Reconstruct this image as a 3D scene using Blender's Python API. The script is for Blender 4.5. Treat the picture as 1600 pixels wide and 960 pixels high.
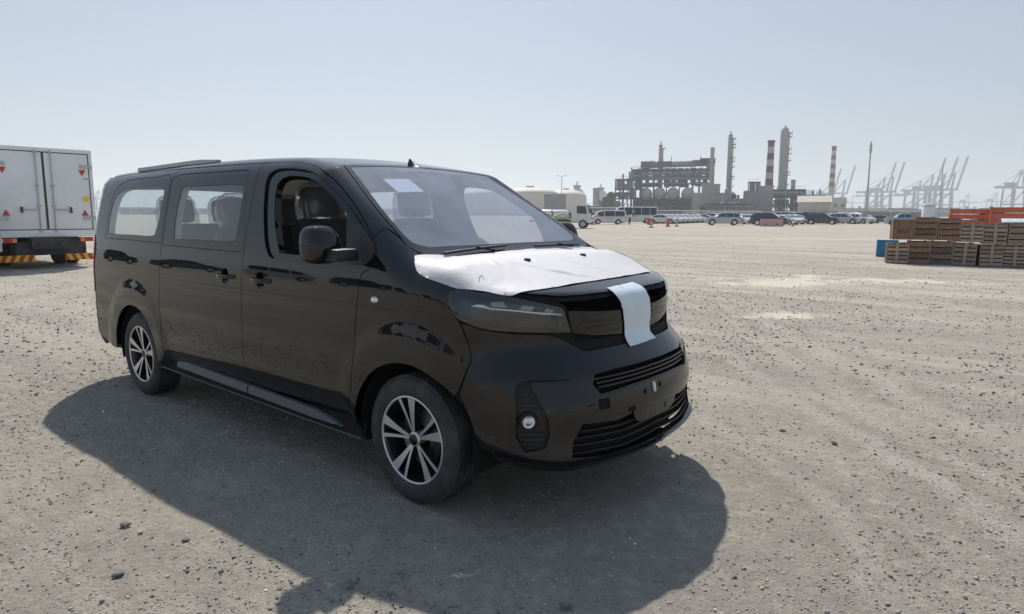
import bpy, bmesh, math, random
import numpy as np
from mathutils import Vector, Matrix
from mathutils.geometry import delaunay_2d_cdt
random.seed(7); rng = np.random.default_rng(7)
scene = bpy.context.scene
COL = scene.collection
for o in list(bpy.data.objects): bpy.data.objects.remove(o)
# ------------------------------------------------------------------ camera
F_PX = 1058.33; CAM = np.array([2.5262, -3.1413, 1.4858]); YAW, PITCH, ROLL = 2.2653, 0.1375, -0.004
def cam_axes():
    f = np.array([math.cos(YAW)*math.cos(PITCH), math.sin(YAW)*math.cos(PITCH), -math.sin(PITCH)])
    r = np.array([math.sin(YAW), -math.cos(YAW), 0.]); d = np.cross(f, r)
    c, s = math.cos(ROLL), math.sin(ROLL)
    return c*r+s*d, -s*r+c*d, f
RR, DD, FF = cam_axes()
cam_data = bpy.data.cameras.new('camera'); cam = bpy.data.objects.new('camera', cam_data); COL.objects.link(cam)
cam.matrix_world = Matrix(((RR[0], -DD[0], -FF[0], CAM[0]), (RR[1], -DD[1], -FF[1], CAM[1]), (RR[2], -DD[2], -FF[2], CAM[2]), (0, 0, 0, 1)))
cam_data.sensor_width = 36; cam_data.lens = 36*F_PX/1600; cam_data.clip_start = .05; cam_data.clip_end = 20000
scene.camera = cam
# ------------------------------------------------------------------ light
SUN_DIR = Vector((-.62, .52, 1.0)).normalized()            # towards the sun
elev = math.asin(SUN_DIR.z); az = math.atan2(SUN_DIR.x, SUN_DIR.y)
world = bpy.data.worlds.new('World'); scene.world = world; world.use_nodes = True
nt = world.node_tree; nt.nodes.clear()
sky = nt.nodes.new('ShaderNodeTexSky'); sky.sky_type = 'NISHITA'; sky.sun_disc = False
sky.sun_elevation = elev; sky.sun_rotation = az; sky.altitude = 0; sky.air_density = 1.0; sky.dust_density = 1.5; sky.ozone_density = 1.5
hsv = nt.nodes.new('ShaderNodeHueSaturation'); hsv.inputs['Saturation'].default_value = .75
tint = nt.nodes.new('ShaderNodeMix'); tint.data_type = 'RGBA'; tint.blend_type = 'MULTIPLY'; tint.inputs[0].default_value = 1
tint.inputs[7].default_value = (.93, .98, 1.09, 1)
veil = nt.nodes.new('ShaderNodeMix'); veil.data_type = 'RGBA'; veil.inputs[0].default_value = .60; veil.inputs[7].default_value = (3.95, 4.6, 5.35, 1)      # thick haze over the whole sky, a little bluer overhead
wtc = nt.nodes.new('ShaderNodeTexCoord'); wsx = nt.nodes.new('ShaderNodeSeparateXYZ'); nt.links.new(wtc.outputs['Generated'], wsx.inputs[0])
vg = nt.nodes.new('ShaderNodeMix'); vg.data_type = 'RGBA'; vg.inputs[6].default_value = (4.0, 4.5, 4.9, 1); vg.inputs[7].default_value = (2.5, 3.75, 5.75, 1); nt.links.new(wsx.outputs['Z'], vg.inputs[0]); nt.links.new(vg.outputs[2], veil.inputs[7])
bg = nt.nodes.new('ShaderNodeBackground'); bg.inputs['Strength'].default_value = .09
wo = nt.nodes.new('ShaderNodeOutputWorld')
nt.links.new(sky.outputs[0], hsv.inputs['Color']); nt.links.new(hsv.outputs[0], tint.inputs[6]); nt.links.new(tint.outputs[2], veil.inputs[6]); nt.links.new(veil.outputs[2], bg.inputs[0]); nt.links.new(bg.outputs[0], wo.inputs[0])
sun_data = bpy.data.lights.new('sun', 'SUN'); sun_data.energy = 4.2; sun_data.angle = math.radians(.8); sun_data.color = (1, .95, .88)
sun = bpy.data.objects.new('sun', sun_data); COL.objects.link(sun)
sun.rotation_euler = SUN_DIR.to_track_quat('Z', 'Y').to_euler()
scene.view_settings.view_transform = 'Standard'; scene.view_settings.look = 'None'; scene.view_settings.gamma = 1
scene.view_settings.use_curve_mapping = False; scene.view_settings.exposure = 0.2
scene.cycles.transparent_max_bounces = 24; scene.cycles.max_bounces = 8; scene.cycles.volume_bounces = 2
# ------------------------------------------------------------------ helpers
def tag(o, label=None, cat=None, group=None, kind=None):
    if label: o['label'] = label
    if cat: o['category'] = cat
    if group: o['group'] = group
    if kind: o['kind'] = kind
    return o
def link(name, me, mat=None, parent=None):
    o = bpy.data.objects.new(name, me); COL.objects.link(o)
    if mat is not None and len(me.materials) == 0: me.materials.append(mat)
    if parent is not None: o.parent = parent
    return o
def thing(name, label, cat, loc=(0, 0, 0), rz=0, group=None):
    o = bpy.data.objects.new(name, None); COL.objects.link(o); o.empty_display_size = .2
    o.location = loc; o.rotation_euler = (0, 0, rz); return tag(o, label, cat, group)
def copy_tree(o, parent=None):
    c = o.copy(); COL.objects.link(c)
    if parent is not None: c.parent = parent
    for ch in list(o.children): copy_tree(ch, c)
    return c
def auto_smooth(me, ang=35):
    me.shade_smooth()
    bm = bmesh.new(); bm.from_mesh(me); a = math.radians(ang)
    for e in bm.edges:
        e.smooth = not (len(e.link_faces) != 2 or e.calc_face_angle(0) > a)
    bm.to_mesh(me); bm.free()
class MB:
    """collects shapes for ONE mesh object"""
    def __init__(s): s.v = []; s.f = []
    def add(s, v, f):
        n = len(s.v); s.v += [tuple(p) for p in v]; s.f += [tuple(i+n for i in q) for q in f]; return s
    def box(s, c, d, M=None, taper=(1, 1)):
        x, y, z = [k/2 for k in d]; tx, ty = taper
        P = [(-x, -y, -z), (x, -y, -z), (x, y, -z), (-x, y, -z), (-x*tx, -y*ty, z), (x*tx, -y*ty, z), (x*tx, y*ty, z), (-x*tx, y*ty, z)]
        if M is not None: P = [M @ Vector(p) for p in P]
        P = [(p[0]+c[0], p[1]+c[1], p[2]+c[2]) for p in P]
        return s.add(P, [(0, 3, 2, 1), (4, 5, 6, 7), (0, 1, 5, 4), (1, 2, 6, 5), (2, 3, 7, 6), (3, 0, 4, 7)])
    def bar(s, a, b, w=.05, h=None):
        a = Vector(a); b = Vector(b); h = h or w; d = (b-a); L = d.length
        if L < 1e-6: return s
        q = d.to_track_quat('Z', 'Y').to_matrix(); return s.box((a+b)/2, (w, h, L), q)
    def tube(s, pts, r, n=8, cap=True, rs=None):
        pts = [Vector(p) for p in pts]; rings = []; up = None
        for i, p in enumerate(pts):
            t = (pts[min(i+1, len(pts)-1)]-pts[max(i-1, 0)]).normalized()
            if up is None: up = t.orthogonal().normalized()
            else: up = (up-t*up.dot(t)).normalized()
            w = t.cross(up); rr = rs[i] if rs else r
            rings.append([p+(up*math.cos(2*math.pi*k/n)+w*math.sin(2*math.pi*k/n))*rr for k in range(n)])
        V = [q for rg in rings for q in rg]; Fc = []
        for i in range(len(pts)-1):
            for k in range(n): Fc.append((i*n+k, i*n+(k+1) % n, (i+1)*n+(k+1) % n, (i+1)*n+k))
        if cap: Fc += [tuple(range(n-1, -1, -1)), tuple((len(pts)-1)*n+k for k in range(n))]
        return s.add(V, Fc)
    def lathe(s, prof, n=32, M=None, axis='Z'):
        V = []; Fc = []
        for r, z in prof:
            for k in range(n):
                a = 2*math.pi*k/n
                p = (r*math.cos(a), r*math.sin(a), z) if axis == 'Z' else (r*math.cos(a), z, r*math.sin(a))
                V.append(M @ Vector(p) if M is not None else p)
        m = len(prof)
        for i in range(m-1):
            for k in range(n):
                q = (i*n+k, i*n+(k+1) % n, (i+1)*n+(k+1) % n, (i+1)*n+k)
                Fc.append(q if axis == 'Z' else q[::-1])
        return s.add(V, Fc)
    def prism(s, poly, z0, z1, M=None):
        n = len(poly); V = [(a, b, z0) for a, b in poly]+[(a, b, z1) for a, b in poly]
        if M is not None: V = [M @ Vector(p) for p in V]
        return s.add(V, [tuple(range(n-1, -1, -1)), tuple(range(n, 2*n))]+[(k, (k+1) % n, n+(k+1) % n, n+k) for k in range(n)])
    def mesh(s, name, smooth=None):
        me = bpy.data.meshes.new(name); me.from_pydata(s.v, [], s.f); me.update()
        if smooth: auto_smooth(me, smooth)
        return me
    def build(s, name, mat, parent=None, smooth=None, bevel=0):
        me = s.mesh(name, None)
        if bevel:
            bm = bmesh.new(); bm.from_mesh(me); bmesh.ops.remove_doubles(bm, verts=bm.verts, dist=1e-5)
            bmesh.ops.bevel(bm, geom=[e for e in bm.edges if e.is_manifold and e.calc_face_angle(0) > .5], offset=bevel, segments=2, affect='EDGES', profile=.6)
            bm.to_mesh(me); bm.free()
        if smooth: auto_smooth(me, smooth)
        return link(name, me, mat, parent)
def ray_at(u, v):
    d = RR*(u-800)/F_PX+DD*(v-480)/F_PX+FF; return d/np.linalg.norm(d)
def az_of(u): 
    d = ray_at(u, 336); return math.atan2(d[1], d[0])
def at(u, r, z=0.):
    a = az_of(u); return Vector((CAM[0]+r*math.cos(a), CAM[1]+r*math.sin(a), z))
def hz(u, v, r):
    "height of what the photograph shows at (u,v) when it stands r metres away"
    d = ray_at(u, v); return CAM[2]+r*d[2]/math.hypot(d[0], d[1])
def wid(du, r): return du/F_PX*r
# ------------------------------------------------------------------ materials
def mat(name, col=(.5, .5, .5), rough=.6, metal=0, coat=0, noise=0, nscale=8, bump=0, bscale=40, spec=.5, emit=None, dirt=None, dirt_amt=.3, dscale=3):
    m = bpy.data.materials.new(name); m.use_nodes = True; t = m.node_tree; b = t.nodes['Principled BSDF']
    b.inputs['Base Color'].default_value = (*col, 1); b.inputs['Roughness'].default_value = rough; b.inputs['Metallic'].default_value = metal
    b.inputs['Coat Weight'].default_value = coat; b.inputs['Coat Roughness'].default_value = .015; b.inputs['Coat IOR'].default_value = 1.52; b.inputs['Specular IOR Level'].default_value = spec
    tc = t.nodes.new('ShaderNodeTexCoord'); src = None
    if noise:
        n = t.nodes.new('ShaderNodeTexNoise'); n.inputs['Scale'].default_value = nscale; n.inputs['Detail'].default_value = 6; n.inputs['Roughness'].default_value = .65
        t.links.new(tc.outputs['Object'], n.inputs['Vector'])
        mr = t.nodes.new('ShaderNodeMapRange'); mr.inputs['From Min'].default_value = .3; mr.inputs['From Max'].default_value = .7
        mr.inputs['To Min'].default_value = 1-noise; mr.inputs['To Max'].default_value = 1+noise; t.links.new(n.outputs[0], mr.inputs[0])
        mx = t.nodes.new('ShaderNodeMix'); mx.data_type = 'RGBA'; mx.blend_type = 'MULTIPLY'; mx.inputs[0].default_value = 1; mx.inputs[6].default_value = (*col, 1)
        t.links.new(mr.outputs[0], mx.inputs[7]); src = mx.outputs[2]
    if dirt:
        n = t.nodes.new('ShaderNodeTexNoise'); n.inputs['Scale'].default_value = dscale; n.inputs['Detail'].default_value = 8; n.inputs['Roughness'].default_value = .7
        t.links.new(tc.outputs['Object'], n.inputs['Vector'])
        mr = t.nodes.new('ShaderNodeMapRange'); mr.inputs['From Min'].default_value = .45; mr.inputs['From Max'].default_value = .75; mr.inputs['To Max'].default_value = dirt_amt; t.links.new(n.outputs[0], mr.inputs[0])
        mx = t.nodes.new('ShaderNodeMix'); mx.data_type = 'RGBA'; mx.inputs[7].default_value = (*dirt, 1)
        if src: t.links.new(src, mx.inputs[6])
        else: mx.inputs[6].default_value = (*col, 1)
        t.links.new(mr.outputs[0], mx.inputs[0]); src = mx.outputs[2]
    if src: t.links.new(src, b.inputs['Base Color'])
    if bump:
        n = t.nodes.new('ShaderNodeTexNoise'); n.inputs['Scale'].default_value = bscale; n.inputs['Detail'].default_value = 4
        t.links.new(tc.outputs['Object'], n.inputs['Vector'])
        bp = t.nodes.new('ShaderNodeBump'); bp.inputs['Strength'].default_value = bump; bp.inputs['Distance'].default_value = .02
        t.links.new(n.outputs[0], bp.inputs['Height']); t.links.new(bp.outputs[0], b.inputs['Normal'])
    if emit:
        b.inputs['Emission Color'].default_value = (*emit[0], 1); b.inputs['Emission Strength'].default_value = emit[1]
    return m
def glass_mat(name, tint=(.8, .85, .85), ior=1.5, dust=0, dust_col=(.6, .58, .55), rough=.01, boost=1, translucent=0):
    m = bpy.data.materials.new(name); m.use_nodes = True; t = m.node_tree; t.nodes.clear()
    out = t.nodes.new('ShaderNodeOutputMaterial'); tr = t.nodes.new('ShaderNodeBsdfTransparent'); tr.inputs[0].default_value = (*tint, 1)
    gl = t.nodes.new('ShaderNodeBsdfGlossy'); gl.inputs['Roughness'].default_value = rough; gl.inputs[0].default_value = (1, 1, 1, 1)
    fr = t.nodes.new('ShaderNodeFresnel'); gm = t.nodes.new('ShaderNodeNewGeometry'); im = t.nodes.new('ShaderNodeMapRange'); im.inputs['To Min'].default_value = ior; im.inputs['To Max'].default_value = 1/ior; t.links.new(gm.outputs['Backfacing'], im.inputs[0]); t.links.new(im.outputs[0], fr.inputs[0]); mm = t.nodes.new('ShaderNodeMath'); mm.operation = 'MULTIPLY'; mm.inputs[1].default_value = boost; mm.use_clamp = True
    t.links.new(fr.outputs[0], mm.inputs[0]); mx = t.nodes.new('ShaderNodeMixShader'); t.links.new(mm.outputs[0], mx.inputs[0])
    base = tr.outputs[0]
    if dust:
        n = t.nodes.new('ShaderNodeTexNoise'); n.inputs['Scale'].default_value = 3; n.inputs['Detail'].default_value = 7
        mr = t.nodes.new('ShaderNodeMapRange'); mr.inputs['From Min'].default_value = .3; mr.inputs['From Max'].default_value = .75; mr.inputs['To Min'].default_value = dust*.7; mr.inputs['To Max'].default_value = dust*1.3
        tc = t.nodes.new('ShaderNodeTexCoord'); t.links.new(tc.outputs['Object'], n.inputs['Vector']); t.links.new(n.outputs[0], mr.inputs[0])
        df = t.nodes.new('ShaderNodeBsdfDiffuse'); df.inputs[0].default_value = (*dust_col, 1); dsrc = df.outputs[0]
        if translucent:
            tl = t.nodes.new('ShaderNodeBsdfTranslucent'); tl.inputs[0].default_value = (*dust_col, 1); m3 = t.nodes.new('ShaderNodeMixShader'); m3.inputs[0].default_value = translucent
            t.links.new(df.outputs[0], m3.inputs[1]); t.links.new(tl.outputs[0], m3.inputs[2]); dsrc = m3.outputs[0]
        m2 = t.nodes.new('ShaderNodeMixShader'); t.links.new(mr.outputs[0], m2.inputs[0]); t.links.new(base, m2.inputs[1]); t.links.new(dsrc, m2.inputs[2]); base = m2.outputs[0]
    t.links.new(base, mx.inputs[1]); t.links.new(gl.outputs[0], mx.inputs[2]); t.links.new(mx.outputs[0], out.inputs[0])
    return m
M = {}
M['black_paint'] = mat('black_paint', (.004, .0045, .006), .5, 0, 1, spec=0, dirt=(.05, .045, .04), dirt_amt=.25, dscale=2)
M['gloss_black'] = mat('gloss_black', (.003, .003, .004), .5, 0, 1, spec=0)
M['black_plastic'] = mat('black_plastic', (.018, .018, .02), .5, noise=.2)
M['slat_black'] = mat('slat_black', (.014, .015, .018), .32, spec=.4)
M['strip_grey'] = mat('strip_grey', (.45, .45, .44), .6)
M['moulding_grey'] = mat('moulding_grey', (.10, .115, .125), .45, noise=.1)
M['lamp_inner'] = mat('lamp_inner', (.035, .04, .048), .3, .3)
M['drl_white'] = mat('drl_white', (.85, .87, .9), .3)
M['grey_plastic'] = mat('grey_plastic', (.045, .05, .055), .45, noise=.15)
M['gap_black'] = mat('gap_black', (.003, .003, .003), .9)
M['rubber'] = mat('rubber', (.030, .030, .032), .75, noise=.3, nscale=20, dirt=(.13, .12, .105), dirt_amt=.6, dscale=7)
M['machined'] = mat('machined', (.62, .62, .63), .32, .75, noise=.05)
M['rim_dark'] = mat('rim_dark', (.015, .015, .017), .35, .2, .4)
M['steel'] = mat('steel', (.3, .3, .3), .4, .8)
M['chrome'] = mat('chrome', (.75, .76, .78), .08, 1)
M['trim_beige'] = mat('trim_beige', (.46, .42, .40), .7, noise=.1)
M['seat_fabric'] = mat('seat_fabric', (.03, .033, .037), .85, noise=.3, nscale=30, bump=.3)
M['dash'] = mat('dash', (.05, .052, .056), .55, noise=.1)
M['film'] = glass_mat('film', (.82, .84, .84), 1.45, .10, (.7, .72, .72), .12, 1.8)
M['wrap_white'] = mat('wrap_white', (.555, .54, .555), .55, noise=.03, nscale=3, bump=.15, bscale=14, dirt=(.45, .42, .4), dirt_amt=.12)
M['tape_white'] = mat('tape_white', (.66, .74, .80), .35, noise=.03)
M['paper'] = mat('paper', (.75, .78, .76), .7)
M['glass_side'] = glass_mat('glass_side', (.84, .88, .89), 1.5, .14, (.55, .60, .62), .01, 1.3, .5)
M['glass_screen'] = glass_mat('glass_screen', (.78, .82, .88), 1.5, .5, (.66, .72, .88), .015, 1.3, .6)
M['lens_smoke'] = glass_mat('lens_smoke', (.80, .84, .88), 1.62, .01, (.5, .5, .5), .01, 1.3)
M['lens_clear'] = glass_mat('lens_clear', (.92, .93, .95), 1.5, .0, rough=.01, boost=1.2)
M['red_lens'] = mat('red_lens', (.45, .02, .015), .15, 0, 1)
# ====================================================== THE VAN: an implicit body surface, cut into panels
PX = [-4.325, -4.418, -4.417, -4.39, -4.336, -4.277, -4.097, -3.498, -2.498, -1.7, -1.25, -1.196, -1.02, -0.93, -0.872, -0.835, -0.455, -0.001, 0.132, 0.418, 0.6, 0.680, 0.733, 0.760, 0.768, 0.766, 0.812, 0.865, 0.885, 0.903, 0.9, 0.915, 0.872, 0.604, -1.699, -4.1]
PZ = [0.296, 0.44, 0.797, 1.2, 1.608, 1.822, 1.843, 1.852, 1.871, 1.866, 1.849, 1.843, 1.813, 1.796, 1.784, 1.763, 1.535, 1.268, 1.247, 1.180, 1.131, 1.110, 1.092, 1.058, 0.965, 0.865, 0.795, 0.735, 0.65, 0.561, 0.43, 0.320, 0.290, 0.30, 0.243, 0.236]
WZ = [.2, .3, .5, .7, .9, 1.0, 1.07, 1.15, 1.25, 1.5, 1.75, 1.95]
WV = [0.915, 0.932, 0.942, 0.943, 0.940, 0.9365, 0.9325, 0.927, 0.918, 0.875, 0.818, 0.763]
EX = [0.250, 0.285, 0.276, 0.253, -0.049, 0.126, 0.054, 0.242, 0.022, 0.155, 0.011]
RW, ZW, XF, XR, YW = .338, .335, 0., -3.275, .915
def spl(P, n=8):
    P = np.asarray(P, float); N = len(P); o = []; h = np.linspace(0, 1, n, endpoint=False)[:, None]
    for i in range(N):
        a, b, c, d = P[i-1], P[i], P[(i+1) % N], P[(i+2) % N]
        L0, L1, L2 = [max(1e-3, np.linalg.norm(v))**.5 for v in (b-a, c-b, d-c)]
        m1 = (c-b)+L1*((b-a)/L0-(c-a)/(L0+L1)); m2 = (c-b)+L1*((d-c)/L2-(d-b)/(L1+L2))
        o.append((2*h**3-3*h**2+1)*b+(h**3-2*h**2+h)*m1+(-2*h**3+3*h**2)*c+(h**3-h**2)*m2)
    return np.vstack(o)
def sdf(Q, V):
    A = V; B = np.roll(V, -1, 0); d = B-A; L = (d**2).sum(1)+1e-12; out = np.empty(len(Q))
    for s in range(0, len(Q), 20000):
        q = Q[s:s+20000]; w = q[:, None, :]-A[None]; t = np.clip((w*d).sum(2)/L, 0, 1)
        D = ((w-t[..., None]*d)**2).sum(2).min(1)**.5
        c = ((A[None, :, 1] <= q[:, 1:2]) != (B[None, :, 1] <= q[:, 1:2])) & (q[:, 0:1] < A[None, :, 0]+(q[:, 1:2]-A[None, :, 1])*d[None, :, 0]/np.where(np.abs(d[None, :, 1]) < 1e-9, 1e-9, d[None, :, 1]))
        out[s:s+20000] = np.where(c.sum(1) % 2 == 1, -D, D)
    return out
def sm(a, b, x):
    t = np.clip((x-a)/(b-a), 0, 1); return t*t*(3-2*t)
class Body:
    def __init__(s, h=.014):
        V = spl(np.c_[PX, PZ]); s.h = h; s.x0, s.z0 = -5., -.3; nx = int(6.8/h); nz = int(2.9/h)
        X, Z = np.meshgrid(s.x0+np.arange(nx)*h, s.z0+np.arange(nz)*h, indexing='ij'); G = sdf(np.c_[X.ravel(), Z.ravel()], V).reshape(nx, nz)
        r = 1; k = np.exp(-.5*(np.arange(-2, 3)/.75)**2); k /= k.sum()
        for ax in (0, 1):
            Gp = np.pad(G, [(2, 2) if a == ax else (0, 0) for a in (0, 1)], mode='edge')
            G = sum(k[i]*(Gp[i:i+nx] if ax == 0 else Gp[:, i:i+nz]) for i in range(5))
        s.G = G; s.zz = np.linspace(0, 2.2, 111); w = np.interp(s.zz, WZ, WV); kk = np.exp(-.5*(np.arange(-8, 9)/4.)**2); kk /= kk.sum()
        s.ww = np.convolve(np.pad(w, 8, mode='edge'), kk, 'valid')
    def prof(s, x, z):          # smooth (bicubic B-spline) lookup of the side profile's distance
        h = s.h; a = np.clip((x-s.x0)/h, 2, s.G.shape[0]-4.001); b = np.clip((z-s.z0)/h, 2, s.G.shape[1]-4.001)
        i = a.astype(int); j = b.astype(int); u = a-i; v = b-j; G = s.G
        def W4(t): return [(1-t)**3/6, (3*t**3-6*t**2+4)/6, (-3*t**3+3*t**2+3*t+1)/6, t**3/6]
        wu, wv = W4(u), W4(v); r = 0
        for p in range(4):
            for q in range(4): r = r+wu[p]*wv[q]*G[i+p-1, j+q-1]
        return r
    def f(s, P):
        x, y, z = P[..., 0], P[..., 1], P[..., 2]; e = EX; ay = np.abs(y); y2 = y*y; y4 = y2*y2
        hi = e[0]*y2+e[1]*y4; lo = e[2]*y2+e[3]*y4*y2; wsn = e[4]*y2
        low = lo+(hi-lo)*sm(.55, .80, z); S = wsn+(low-wsn)*sm(.0, .5, x)
        S = S*sm(-1.8, -.9, x)-e[5]*y2*(1-sm(-4.2, -3.4, x))*1.5
        cw = e[6]*sm(1.0, 1.3, z); cw = cw+(-.035-cw)*sm(.0, .25, x)*sm(.95, 1.05, z); F2 = s.prof(x+S, z+cw*y2)
        W = np.interp(z, s.zz, s.ww)-e[7]*np.clip(x+.1, 0, 2)**2-e[8]*np.clip(-3.2-x, 0, 2)**2-e[10]*sm(1.1, 1.7, z)*sm(-1.6, -.4, x)
        # lower tuck of the doors, arch flares, waist swage
        d = .462-z; W = W-.42*(d+np.sqrt(d*d+.0003))*.5*sm(-2.86, -2.70, x)*(1-sm(-.55, -.40, x))
        for xw in (XF, XR):
            r = np.hypot(x-xw, z-ZW); W = W+.011*(1-sm(.50, .64, r))*sm(.25, .4, r)*(1-sm(.40, .55, x))
        F1 = ay-W; k = e[9]; m = np.maximum(k-np.abs(F1-F2), 0)/k
        return np.maximum(F1, F2)+m*m*k*.25
    def grad(s, P, h=.01):
        g = np.stack([s.f(P+np.eye(3)[i]*h)-s.f(P-np.eye(3)[i]*h) for i in range(3)], -1); return g/np.linalg.norm(g, axis=-1, keepdims=True)
BODY = Body()
def shoot(O, D, tmax=2.6):
    lo = np.zeros(len(O)); hi = np.full(len(O), tmax)
    for _ in range(22):
        m = (lo+hi)/2; ins = BODY.f(O+m[:, None]*D) < 0; lo = np.where(ins, m, lo); hi = np.where(ins, hi, m)
    return O+((lo+hi)/2)[:, None]*D
class DomR:
    def __init__(s, z0=1.0): s.z0 = z0
    def to2(s, P): P = np.atleast_2d(P); return np.c_[P[:, 0], np.arctan2(P[:, 2]-s.z0, -P[:, 1])*.95]
    def to3(s, U):
        ph = U[:, 1]/.95; O = np.c_[U[:, 0], 0*ph, 0*ph+s.z0]; return shoot(O, np.c_[0*ph, -np.cos(ph), np.sin(ph)], 1.8)
class DomC:
    def __init__(s, xo=0., sg=1, k=.85): s.xo, s.sg, s.k = xo, sg, k
    def to2(s, P): P = np.atleast_2d(P); return np.c_[np.arctan2(P[:, 1], s.sg*(P[:, 0]-s.xo))*s.k, P[:, 2]]
    def to3(s, U):
        th = U[:, 0]/s.k; O = np.c_[0*th+s.xo, 0*th, U[:, 1]]; return shoot(O, np.c_[s.sg*np.cos(th), np.sin(th), 0*th], 1.8)
SIDE, TOP, FRONT, REAR = DomR(1.0), DomR(.35), DomC(), DomC(-3.3, -1)
def sp(L):                      # side points (x, z) -> on the body
    L = np.array(L, float); P = shoot(np.c_[L[:, 0], 0*L[:, 0], L[:, 1]], np.tile([0, -1., 0], (len(L), 1)), 1.3); return [tuple(p) for p in P]
def fp(L):                      # front points (y, z) -> on the body
    L = np.array(L, float); P = shoot(np.c_[0*L[:, 0], L[:, 0], L[:, 1]], np.tile([1., 0, 0], (len(L), 1)), 1.5); return [tuple(p) for p in P]
def cr(P, n=5, closed=False):
    P = [np.array(p, float) for p in P]; o = []; N = len(P)
    for i in range(N if closed else N-1):
        if closed: a, b, c, d = P[i-1], P[i], P[(i+1) % N], P[(i+2) % N]
        else: b, c = P[i], P[i+1]; a = P[i-1] if i else 2*b-c; d = P[i+2] if i+2 < N else 2*c-b
        for k in range(n):
            t = k/n; o.append(tuple(.5*((2*b)+(-a+c)*t+(2*a-5*b+4*c-d)*t*t+(-a+3*b-3*c+d)*t**3)))
    if not closed: o.append(tuple(P[-1]))
    return o
def arc(cx, cz, r, a0, a1, n=16, rx=None):
    return [(cx+(rx or r)*math.cos(math.radians(a0+(a1-a0)*k/n)), cz+r*math.sin(math.radians(a0+(a1-a0)*k/n))) for k in range(n+1)]
def densify(P, h, closed=True):
    o = []; N = len(P)
    for i in range(N if closed else N-1):
        a, b = P[i], P[(i+1) % N]; n = max(1, int(np.ceil(np.linalg.norm(b-a)/h)))
        for k in range(n): o.append(a+(b-a)*k/n)
    if not closed: o.append(P[-1])
    o = np.array(o); keep = [0]
    for i in range(1, len(o)):
        if np.linalg.norm(o[i]-o[keep[-1]]) > 1e-4: keep.append(i)
    if closed and np.linalg.norm(o[keep[-1]]-o[0]) < 1e-4: keep.pop()
    return o[keep]
def offset_poly(P, d):          # d > 0 shrinks
    a = P[:, 0]; b = P[:, 1]; A = .5*np.sum(a*np.roll(b, -1)-np.roll(a, -1)*b); s = 1 if A > 0 else -1
    e = np.roll(P, -1, 0)-P; e /= np.linalg.norm(e, axis=1, keepdims=True); n = np.c_[-e[:, 1], e[:, 0]]*s
    n0 = np.roll(n, 1, 0); m = n+n0; q = np.maximum(.35, (m*n).sum(1)); return P+m/q[:, None]*d
def inpoly(Q, P):
    x, y = Q[:, 0][:, None], Q[:, 1][:, None]; A = P; B = np.roll(P, -1, 0)
    c = ((A[None, :, 1] <= y) != (B[None, :, 1] <= y)) & (x < A[None, :, 0]+(y-A[None, :, 1])*(B-A)[None, :, 0]/np.where(np.abs((B-A)[None, :, 1]) < 1e-12, 1e-12, (B-A)[None, :, 1]))
    return c.sum(1) % 2 == 1
def segdist(Q, P):
    A = P; B = np.roll(P, -1, 0); d = B-A; L = (d**2).sum(1)+1e-12; w = Q[:, None]-A[None]; t = np.clip((w*d).sum(2)/L, 0, 1); return (((w-t[..., None]*d)**2).sum(2).min(1))**.5
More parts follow.
